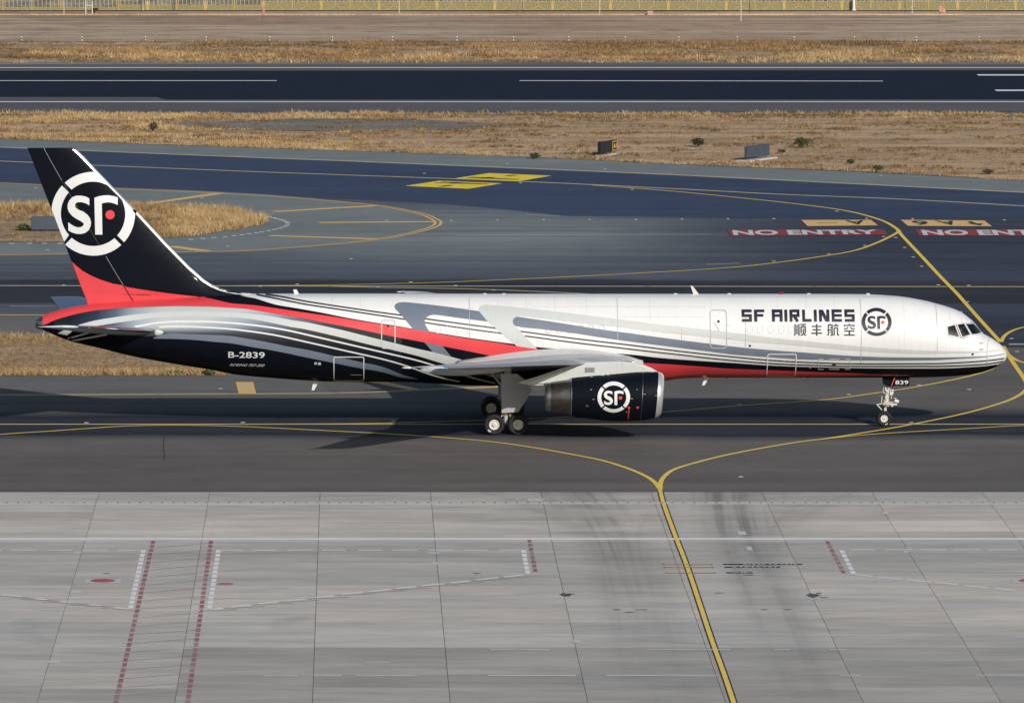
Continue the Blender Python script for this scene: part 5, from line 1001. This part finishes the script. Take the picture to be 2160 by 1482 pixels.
for side in (-1,1):
    m=MB(); m.prism([(26.301,2.447),(26.988,2.447),(26.992,1.979),(26.282,1.979)],side*.43,side*.47); nd=part('nose_gear_door',m,[M['black']])
    if side<0:
        text_on('door_number','839',(lambda q: (lambda u,v:(q[0][0]+(q[1][0]-q[0][0])*u,-.476,q[0][1]+(q[1][1]-q[0][1])*v)))([(26.316,2.049),(26.942,2.242)]),M['white'],nd,0.008)
m=MB(); m.prism([(25.736,2.421),(26.321,2.421),(26.278,1.937),(26.049,1.925),(25.762,2.029)],-.30,.30); nd2=part('nose_gear_door',m,[M['black']])
m=MB(); a,b=[(26.287,2.393),(26.13,1.99)]; rb=ribbon([a,b],.045); m.prism(rb,-.50,-.485); part('warning_strip',m,[M['red']],nd2)

# ---- pilot in the right-hand seat
def person_mesh(base):
    bx_,by_,bz_=base
    J=[(0,0,0),(.02,0,.30),(.03,0,.50),(.04,0,.60),(.05,0,.70),(.075,0,.79),(.03,-.20,.48),(.10,-.26,.24),(.32,-.20,.14),(.42,-.17,.15),(.03,.20,.48),(.10,.26,.24),(.32,.20,.14),(.42,.17,.15),(.22,-.11,-.02),(.45,-.12,-.05),(.22,.11,-.02),(.45,.12,-.05),(.155,0,.705)]
    E=[(0,1),(1,2),(2,3),(3,4),(4,5),(2,6),(6,7),(7,8),(8,9),(2,10),(10,11),(11,12),(12,13),(0,14),(14,15),(0,16),(16,17),(4,18)]
    Rr=[.15,.16,.13,.058,.088,.075,.07,.05,.04,.035,.07,.05,.04,.035,.09,.08,.09,.08,.018]
    me=bpy.data.meshes.new('person'); me.from_pydata([(bx_+x,by_+y,bz_+z) for x,y,z in J],E,[]); o=bpy.data.objects.new('person',me); COL.objects.link(o)
    md=o.modifiers.new('skin','SKIN'); sv=me.skin_vertices[0].data
    for i,r in enumerate(Rr): sv[i].radius=(r,r*(1.15 if i in (0,1,2) else 1))
    sv[0].use_root=True; o.modifiers.new('sub','SUBSURF').levels=2
    dg=bpy.context.evaluated_depsgraph_get(); dg.update(); nm=bpy.data.meshes.new_from_object(o.evaluated_get(dg)); o.modifiers.clear(); o.data=nm; bpy.data.meshes.remove(me)
    nm.materials.clear(); nm.materials.append(M['shirt']); nm.materials.append(M['skin'])
    for p in nm.polygons: p.material_index=1 if (p.center.z>bz_+.57 or p.center.x>bx_+.36 and p.center.z>bz_+.08) else 0; p.use_smooth=True
    return o
phx,phz=(29.447,4.805)
pilot=person_mesh((phx-.06,-.78,phz-.70)); tag(pilot,'pilot in dark uniform seated behind the cockpit side window','person')
hm=MB(); rr=[]
for k in range(9):
    t=math.pi*k/8*0.62; r=.105*math.sin(t)+.004; rr.append([(phx-.03+r*1.05*math.cos(a)-.012,-.78+r*math.sin(a),phz+.015+.105*math.cos(t)) for a in [2*math.pi*i/20 for i in range(20)]])
hm.loft(rr,0,True,False); hm.build('hair',[M['hair']],pilot)

# ================================================================ SIGNS
def sign_board(name,p,length,rz,height,thick,label,mats,legs=3,lift=0.16,panel=None,group=None,pad=0.05):
    r=empty(name,(p[0],p[1],0),rz); tag(r,label,'sign',group)
    m=MB(); m.box((length/2,0,lift+height/2),(length,thick,height)); 
    b=m.build('housing',[mats[0]],r)
    bm=bmesh.new(); bm.from_mesh(b.data); bmesh.ops.bevel(bm,geom=bm.edges[:],offset=0.02,segments=2,affect='EDGES'); bm.to_mesh(b.data); bm.free()
    m=MB(); m.box((length/2,-thick/2-.006,lift+height/2),(length-.12,.012,height-.10)); m.build('face_plate',[mats[1]],r)
    for k in range(legs):
        x=.25+(length-.5)*k/(legs-1); m=MB(); m.cyl((x,0,-.05),(x,0,lift+.02),.045,.035,10); m.cyl((x,0,0),(x,0,.03),.10,.10,12); m.build('leg',[M['bluegrey']],r)
    m=MB(); m.box((length/2,0,-.02),(length+pad,.42+pad,.10)); m.build('concrete_base',[M['padconc']],r)
    if panel: panel(r,length,thick,height,lift)
    return r
def a1_panel(r,L,T,Hh,lf):
    x0,x1=L*0.69,L-.03; y=-T/2-.014
    m=MB(); m.box(((x0+x1)/2,y,lf+Hh/2),(x1-x0,.012,Hh-.12)); pn=m.build('location_panel',[M['signdark']],r)
    m=MB()
    for zz in (lf+.10,lf+Hh-.10): m.box(((x0+x1)/2,y-.009,zz),(x1-x0-.06,.008,.045))
    for xx in (x0+.05,x1-.05): m.box((xx,y-.009,lf+Hh/2),(.045,.008,Hh-.245))
    m.build('panel_border',[M['signyellow']],pn)
    w=(x1-x0)
    text_on('panel_lettering','A1',lambda u,v:(x0+w*(.20+.60*u),y-.012,lf+.26+(Hh-.52)*v),M['signyellow'],pn,0.03)
sg1=[(18.16,181.206),(19.712,183.798)]; d=(sg1[1][0]-sg1[0][0]-.18,sg1[1][1]-sg1[0][1])
sign_board('taxiway_sign',(sg1[0][0]+.18,sg1[0][1]),math.hypot(*d),math.atan2(d[1],d[0]),0.86,0.22,'black taxiway location sign lettered A1 in yellow, on the dry grass',[M['signdark'],M['signdark']],4,panel=a1_panel)
sg2=[(28.726,176.383),(30.769,179.507)]; d=(sg2[1][0]-sg2[0][0]-.2,sg2[1][1]-sg2[0][1])
sign_board('taxiway_sign',(sg2[0][0]+.2,sg2[0][1]),math.hypot(*d),math.atan2(d[1],d[0]),0.83,0.22,'blue-grey back of a taxiway sign on a pale concrete base, right of the A1 sign',[M['bluegrey'],M['bluegrey']],4,0.18,pad=.75)
sg3=[(-20.568,113.201),(-18.005,113.201)]
sign_board('taxiway_sign',sg3[0],sg3[1][0]-sg3[0][0],0.0,0.86,0.24,'wide blue-grey sign back on the grass island, half hidden by the tail fin',[M['bluegrey'],M['bluegrey']],4,0.14)

# ================================================================ FENCE, POLES, MARKERS beyond the runway
FY=390.01
fence=empty('perimeter_fence',(0,FY,0)); tag(fence,'yellow panelled perimeter fence with pickets along the far edge of the airfield','fence')
B=2.99; bays=range(-4,37)
X0=-32.967
pm=MB(); pm.box((0,0,1.15),(.10,.10,2.3)); pmw=MB(); pmw.box((0,0,.46),(.30,.10,.92)); pmw.box((0,0,1.15),(.09,.09,2.3)); pm1=pm.mesh('post',[M['fenceyellow']]); pm2=pmw.mesh('post',[M['fenceyellow']])
pk=MB(); pk.box((0,0,0),(.05,.05,1.6)); pkm=pk.mesh('picket',[M['picket']])
pan={}
for hh in (.28,.50,.88):
    m=MB(); m.box((0,0,hh/2),(B-.12,.03,hh)); pan[hh]=m.mesh('infill_panel',[M['fencemesh']])
    m=MB(); m.box((0,-.03,hh),(B-.1,.05,.06)); m.box((0,-.03,.03),(B-.1,.05,.05)); pan[hh,'r']=m.mesh('rail',[M['fenceyellow']])
br=MB(); br.box((0,-.035,.62),(.07,.03,.5)); br.box((-.33,-.035,.25),(.75,.03,.06),0,0,-R(28)); br.box((.33,-.035,.25),(.75,.03,.06),0,0,R(28)); brm=br.mesh('brace',[M['fenceyellow']])
for k in bays:
    x=X0+B*k; hh=.28 if x<-24.6 else (.50 if x<-9.7 else .88)
    link('post',pm2 if (k%2==0 and hh>.4) else pm1,fence,(x,0,0)); link('infill_panel',pan[hh],fence,(x+B/2,0,0)); link('rail',pan[hh,'r'],fence,(x+B/2,0,0))
    if hh>.8: link('brace',brm,fence,(x+B/2,0,0))
    for q in range(7): link('picket',pkm,fence,(x+B*(q+.5)/7,0,hh+.8))
def pole(name,px,h,r,mat,label,cat='pole',group=None):
    m=MB(); m.cyl((0,0,-.05),(0,0,h),r,r*.8,10); m.cyl((0,0,0),(0,0,.12),r*1.7,r*1.6,10); o=m.build(name,[mat],None,(px[0],px[1],0)); tag(o,label,cat,group); return o
pole('mast',(51.951,389.44),9.0,.15,M['polewhite'],'thick white mast standing in front of the yellow fence')
for k,(p,mt,lb) in enumerate(zip([(-21.476,389.63),(-18.219,389.63),(17.574,381.178),(25.416,381.178),(39.191,369.309),(40.715,381.178),(56.594,381.178),(57.32,381.178),(-29.289,381.178),(4.938,381.178)],('polewhite','poledark','poledark','polewhite','polewhite','poledark','poledark','polewhite','polewhite','polewhite'),('slim pale pole at the low fence section on the far left','dark slim pole at the fence, second from the left','thin dark pole near the kerb, above the grey cargo door end','thin pale pole by the kerb left of the pink box','pale post standing nearest the dirt, right of the pink box','dark thin pole just right of the pale post','thin dark pole between the white mast and the pink flag','thin pale pole right beside the dark one near the flag','thin pale stick on the dirt at the far left','thin pale pole by the kerb left of centre'))):
    pole('thin_pole',p,3.2 if k not in (4,8) else 2.2,.03,M[mt],lb,'pole','thin poles along the far fence')
m=MB(); m.cyl((0,0,0),(0,0,1.5),.05,.05,8); m.cyl((.65,0,0),(.65,0,1.4),.05,.05,8); m.cyl((0,0,.95),(.65,0,.95),.03,.03,8); o=m.build('barrier_frame',[M['polewhite']],None,(*(-27.045,380.714),0)); tag(o,'small white H-shaped barrier frame by the far kerb','barrier')
fr=empty('marker_flag',(*(58.947,367.517),0)); tag(fr,'faded pink flag on a thin stick below the yellow fence','flag')
m=MB(); m.cyl((0,0,0),(0,0,1.75),.02,.015,8); m.build('stick',[M['poledark']],fr)
m=MB(); m.loft([[(.02+.12*i,.05*math.sin(i*1.3),1.72-.10*i),(.02+.12*i,.05*math.sin(i*1.3+.5),1.05-.04*i)] for i in range(6)],0,closed=False); m.build('cloth',[M['pink']],fr)
fr=empty('marker_flag',(*(-8.882,367.517),0)); tag(fr,'reddish ragged flag on a stick, left of centre on the dirt','flag')
m=MB(); m.cyl((0,0,0),(.06,0,1.5),.02,.015,8); m.build('stick',[M['poledark']],fr)
m=MB(); m.loft([[(.06+.05*i,.04*math.sin(i*1.3),1.5-.05*i),(.03+.05*i,.04*math.sin(i*1.3+.5),.75)] for i in range(5)],0,closed=False); m.build('cloth',[M['pink']],fr)
bxo=empty('utility_box',(*(30.533,380.251),0)); tag(bxo,'pale pink utility box by the far kerb','box')
m=MB(); m.box((0,0,.20),(.55,.4,.32)); m.build('cabinet',[M['pink']],bxo); m=MB(); m.box((0,0,.385),(.62,.46,.05)); m.build('lid',[M['padconc']],bxo); m=MB(); m.box((0,0,.02),(.7,.5,.06)); m.build('plinth',[M['padconc']],bxo)
mk=MB(); mk.cyl((0,0,-.02),(0,0,.14),.045,.045,10,0); mk.cyl((0,0,.14),(0,0,.27),.045,.045,10,1); mk.cyl((0,0,.27),(0,0,.42),.045,.04,10,0); mkm=mk.mesh('marker_post',[M['polewhite'],M['poledark']])
for k,(x,y) in enumerate([(-31.388,333.485),(-25.644,333.485),(-19.583,333.485),(-13.794,333.485),(-7.734,333.485),(-1.764,333.485),(3.98,333.485),(10.131,333.485),(15.513,333.485),(20.804,333.485),(26.186,333.485),(31.297,333.485),(36.86,333.485),(42.287,333.485),(48.031,333.485),(53.956,333.485),(59.926,333.485)]):
    o=link('marker_post',mkm,None,(x,y,0)); tag(o,'small white and black marker post in the row along the edge of the dirt strip','marker post','marker posts along the dirt strip')

# ================================================================ VEGETATION
_nz={}
def vnoise(x,y,s,seed):
    if seed not in _nz: _nz[seed]=np.random.default_rng(seed).random((257,257))
    g=_nz[seed]; u=(x/s)%256; v=(y/s)%256; i=u.astype(int); j=v.astype(int); a=u-i; b=v-j; a=a*a*(3-2*a); b=b*b*(3-2*b)
    return (g[i,j]*(1-a)+g[i+1,j]*a)*(1-b)+(g[i,j+1]*(1-a)+g[i+1,j+1]*a)*b
def inpoly(x,y,poly):
    c=np.zeros(len(x),bool); n=len(poly)
    for i in range(n):
        x0,y0=poly[i]; x1,y1=poly[(i+1)%n]
        if y0==y1: continue
        k=((y0>y)!=(y1>y))&(x<(x1-x0)*(y-y0)/(y1-y0)+x0); c^=k
    return c
def grass_mat():
    N=NT('dry_grass_blades'); at=N.n('ShaderNodeAttribute',{'attribute_name':'tint'})
    N.put(N.p.inputs['Base Color'],at.outputs['Color']); N.put(N.p.inputs['Roughness'],0.8); N.put(N.p.inputs['Specular IOR Level'],0.15)
    tl=N.n('ShaderNodeBsdfTranslucent'); N.t.links.new(at.outputs['Color'],tl.inputs[0])
    mx=N.n('ShaderNodeMixShader'); mx.inputs[0].default_value=0.25; N.t.links.new(N.p.outputs[0],mx.inputs[1]); N.t.links.new(tl.outputs[0],mx.inputs[2]); N.t.links.new(mx.outputs[0],N.out.inputs['Surface'])
    return N.mat
M['grass']=grass_mat()
PAL=np.array([(.80,.59,.31),(.70,.49,.24),(.56,.37,.175),(.40,.255,.125),(.26,.165,.085),(.24,.20,.09)])
def grass(name,poly,n,dens,hfun,label,z0=0.0,nb=5,bw=.05,shade=None,seed=1):
    P=np.array(poly); r=np.random.default_rng(seed); lo,hi=P.min(0),P.max(0)
    x=r.uniform(lo[0],hi[0],n); y=r.uniform(lo[1],hi[1],n); k=inpoly(x,y,poly); x,y=x[k],y[k]
    d=dens(x,y); k=r.random(len(x))<d; x,y,d=x[k],y[k],d[k]; n=len(x)
    h=hfun(x,y,d,r); c=shade(x,y,d,r) if shade else np.zeros(n)
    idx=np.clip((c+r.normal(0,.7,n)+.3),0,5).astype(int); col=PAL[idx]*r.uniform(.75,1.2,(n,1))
    X=np.repeat(x,nb)+r.normal(0,.10,n*nb); Y=np.repeat(y,nb)+r.normal(0,.10,n*nb); Hh=np.repeat(h,nb)*r.uniform(.5,1.15,n*nb)
    lx=r.normal(0,.55,n*nb)*Hh; ly=r.normal(0,.55,n*nb)*Hh; a=r.uniform(0,math.pi,n*nb); w=bw*r.uniform(.5,1.3,n*nb)
    v=np.empty((n*nb,3,3)); ca,sa=np.cos(a)*w/2,np.sin(a)*w/2
    v[:,0]=np.stack([X-ca,Y-sa,np.full_like(X,z0)],1); v[:,1]=np.stack([X+ca,Y+sa,np.full_like(X,z0)],1); v[:,2]=np.stack([X+lx,Y+ly,z0+Hh],1)
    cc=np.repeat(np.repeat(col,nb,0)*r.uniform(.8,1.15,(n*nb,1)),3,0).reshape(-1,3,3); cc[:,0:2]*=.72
    me=bpy.data.meshes.new(name); N3=n*nb*3
    me.vertices.add(N3); me.vertices.foreach_set('co',v.reshape(-1)); me.loops.add(N3); me.loops.foreach_set('vertex_index',np.arange(N3,dtype=np.int32))
    me.polygons.add(n*nb); me.polygons.foreach_set('loop_start',np.arange(0,N3,3,dtype=np.int32)); me.polygons.foreach_set('loop_total',np.full(n*nb,3,dtype=np.int32))
    me.update(calc_edges=True); at=me.color_attributes.new('tint','FLOAT_COLOR','POINT'); at.data.foreach_set('color',np.concatenate([cc.reshape(-1,3),np.ones((N3,1))],1).reshape(-1).astype(np.float32))
    me.materials.append(M['grass']); o=link(name,me); tag(o,label,'grass',None,'stuff'); return o
g1=[(-30.569,228.424),(56.935,228.424),(49.68,155.513),(47.488,157.014),(36.055,165.574),(22.779,173.059),(12.597,180.234),(-1.417,186.615),(-12.156,191.631),(-26.839,199.334),(-29.071,200.378)]
Ynear=lambda x:np.interp(x,[p[0] for p in sorted([(-26.852,199.595),(-12.162,191.884),(-1.417,186.864),(12.603,180.476),(22.79,173.295),(36.074,165.849),(47.513,157.28)])],[p[1] for p in sorted([(-26.852,199.595),(-12.162,191.884),(-1.417,186.864),(12.603,180.476),(22.79,173.295),(36.074,165.849),(47.513,157.28)])])
YR=228.135
gp=[(-15.318,215.702),(-12.003,217.922),(-3.781,222.416),(6.038,221.286),(12.703,215.702),(9.619,210.228),(0.737,208.068),(-6.646,209.146),(-12.603,211.314)]
def d1_(x,y):
    a=vnoise(x,y*1.6,5.0,3); b=vnoise(x,y*1.3,1.6,4); e=np.exp(-np.maximum(0,y-Ynear(x))/4.0); f_=np.exp(-np.maximum(0,YR-y)/5.0)
    left=np.clip((14-x)/30,0,1)
    d=np.clip((a*.6+b*.4-.46)*3.6,0,1)*(.18+.75*left)+.6*e**2+.75*f_*np.clip((vnoise(x,y,7,9)-.25)*3,0,1)+.03+.12*left
    d*=np.where(inpoly(x,y,gp),.12,1); return np.clip(d,0.03,1)
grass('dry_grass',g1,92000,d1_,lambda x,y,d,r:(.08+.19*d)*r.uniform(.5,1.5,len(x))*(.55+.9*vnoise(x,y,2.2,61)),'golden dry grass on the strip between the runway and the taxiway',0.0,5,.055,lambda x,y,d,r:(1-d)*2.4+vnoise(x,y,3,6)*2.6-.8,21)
g2=[(-25.547,134.428),(-23.621,134.226),(-17.237,134.226),(-12.428,133.421),(-9.52,131.418),(-7.25,128.249),(-5.742,123.574),(-5.463,121.08),(-6.012,117.896),(-8.242,113.349),(-10.288,109.325),(-13.235,106.657),(-18.136,105.122),(-22.183,105.122),(-23.982,105.122)]
def d2_(x,y):
    top=133.622; a=vnoise(x,y,2.2,5); back=np.clip(1-(top-y)/13.0,0,1); right=np.clip((x+13.5)/3.0,0,1)
    return np.clip(.10+np.maximum(back,right)*.9*(0.6+.6*a),0,1)
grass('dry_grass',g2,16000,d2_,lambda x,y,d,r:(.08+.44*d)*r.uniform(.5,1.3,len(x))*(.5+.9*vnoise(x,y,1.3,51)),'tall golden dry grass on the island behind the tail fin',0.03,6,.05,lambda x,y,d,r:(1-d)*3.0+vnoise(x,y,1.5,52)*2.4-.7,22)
g3=[(-20.682,43.367),(-11.375,43.367),(-6.144,39.567),(-4.218,32.185),(-4.522,26.288),(-6.424,23.408),(-18.133,23.17),(-19.603,23.17)]
def d3_(x,y):
    n0=23.17; a=vnoise(x,y,1.7,8); e=np.exp(-np.maximum(0,y-n0)/1.6); bk=np.exp(-np.maximum(0,43.5-y)/1.2)*np.clip(-(x+14.0),0,1)
    return np.clip(.14+.16*a+e*1.0+bk,0,1)
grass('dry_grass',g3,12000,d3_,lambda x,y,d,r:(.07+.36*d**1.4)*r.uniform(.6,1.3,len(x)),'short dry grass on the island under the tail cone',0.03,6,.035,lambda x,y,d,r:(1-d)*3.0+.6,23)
g4=[(-37.042,332.676),(67.76,332.676),(64.412,299.257),(-35.212,299.257)]
def d4_(x,y):
    a=vnoise(x,y*1.6,6.0,13); b=vnoise(x,y,1.8,14); return np.clip((a*.6+b*.4-.30)*2.0,.05,.9)
grass('dry_grass',g4,60000,d4_,lambda x,y,d,r:(.12+.22*d)*r.uniform(.7,1.3,len(x)),'brown dry grass beyond the far edge of the runway',-0.03,4,.07,lambda x,y,d,r:2.2+(1-d)*2.0+vnoise(x,y,8,15)*2.4-1.2,24)
def d5_(x,y):
    a=vnoise(x,y*1.5,3.5,31); b=vnoise(x,y*1.2,1.1,32); return np.clip((a*.55+b*.45-.50)*4.0,0,1)*.8
grass('low_weeds',g1,52000,d5_,lambda x,y,d,r:(.05+.13*d)*r.uniform(.6,1.4,len(x)),'low brown and olive weeds scattered over the bare soil beside the taxiway',0.0,5,.10,lambda x,y,d,r:3.6+vnoise(x,y,2,33)*1.6-.4,26)
g5=[(-35.968,313.057),(65.794,313.057),(64.266,297.8),(-35.132,297.8)]
grass('dry_grass',g5,9000,lambda x,y:np.clip((vnoise(x,y,4,41)-.45)*2.4,0,.8),lambda x,y,d,r:(.22+.3*d)*r.uniform(.7,1.3,len(x)),'pale golden tufts along the far verge of the runway',-0.03,5,.07,lambda x,y,d,r:0*x+.1,27)
def shrub(p,rx,rz,n,cols,label,seed,up=0.0,z0=0.0):
    r=np.random.default_rng(seed); s=empty('shrub',(p[0],p[1],z0)); tag(s,label,'shrub',None)
    m=MB()
    for k in range(9):
        a=r.uniform(0,6.28); q=r.uniform(.3,.85); m.cyl((0,0,-.02),(rx*q*math.cos(a),rx*q*math.sin(a)*.7,rz*r.uniform(.5,.95)),.018,.006,5)
    m.build('stem',[M['poledark']],s)
    t=r.uniform(0,6.28,n); rad=np.sqrt(r.random(n)); zz=r.random(n)**.8; prof=np.sqrt(np.clip(1-(zz*1.0)**2,0,1))*.9+.1
    cl=np.array([(r.normal(0,.45),r.normal(0,.35),r.uniform(.2,.9)) for _ in range(9)]); ci=r.integers(0,9,n)
    X=(rad*np.cos(t)*prof*rx)*.65+cl[ci,0]*rx*.55; Y=(rad*np.sin(t)*prof*rx*.8)*.65+cl[ci,1]*rx*.5; Zz=(zz*.55+cl[ci,2]*.5)*rz
    m=MB(); ls=.10
    for i in range(n):
        d=Vector(r.normal(0,1,3)).normalized(); e=d.orthogonal().normalized()*ls*r.uniform(.3,.6); d=d*ls*r.uniform(.6,1.3); c=Vector((X[i],Y[i],max(.03,Zz[i])))
        m.add([c-d,c+e,c+d,c-e],[(0,1,2,3)],int(r.integers(0,len(cols))))
    m.build('foliage',cols,s); return s
LG=[paint('shrub_leaf_green',(.045,.075,.02),.6,var=.4,scale=9),paint('shrub_leaf_olive',(.075,.085,.03),.6,var=.4,scale=9)]
LD=[paint('shrub_leaf_dark',(.028,.024,.014),.7,var=.4,scale=9),paint('shrub_leaf_brown',(.06,.04,.025),.7,var=.4,scale=9)]
LB=[paint('dry_leaf_brown',(.11,.075,.04),.7,var=.4,scale=9),paint('dry_leaf_dark',(.07,.05,.03),.7,var=.4,scale=9)]
SH=[(26.231,191.378),(33.854,189.864),(13.521,178.061),(36.429,173.295),(37.81,166.308),(32.131,184.389),(-21.09,113.94),(-15.352,207.531),(-9.078,23.646),(-7.358,23.527),(45.568,163.565),(36.521,192.391),(-26.311,385.849),(-19.916,216.81),(29.262,232.794)]
shrub(SH[0],.75,.62,320,LD,'round dark brown shrub left of the blue-grey sign back on the verge',31)
shrub(SH[1],.85,.80,380,LG,'tall green shrub right of the blue-grey sign back on the verge',32)
shrub(SH[2],.50,.45,240,LG,'small bright green bush at the taxiway edge left of the A1 sign',33)
shrub(SH[3],.36,.32,160,LG,'little green bush low on the verge below the tall green shrub',34)
shrub(SH[4],.45,.36,200,LG,'low green bush touching the taxiway edge at the right',35)
shrub(SH[5],.42,.22,120,LD,'flat dark weed just right of the blue-grey sign back',36)
shrub(SH[6],.60,.42,220,LG,'green weed at the left end of the sign on the grass island',37,0,.03)
shrub(SH[7],.50,.75,170,LB,'upright dried weed in the golden grass at the left',38)
shrub(SH[8],.40,.22,160,LG,'green weed at the front edge of the lower island, left one',39,0,.03)
shrub(SH[9],.55,.24,200,LG,'green weed at the front edge of the lower island, under the black fuselage',40,0,.03)
shrub(SH[10],.5,.35,160,LB,'brown dried bush near the right edge of the verge',41)
shrub(SH[12],.55,.50,150,LB,'brown dried bush beside the white barrier frame at the far kerb',43)
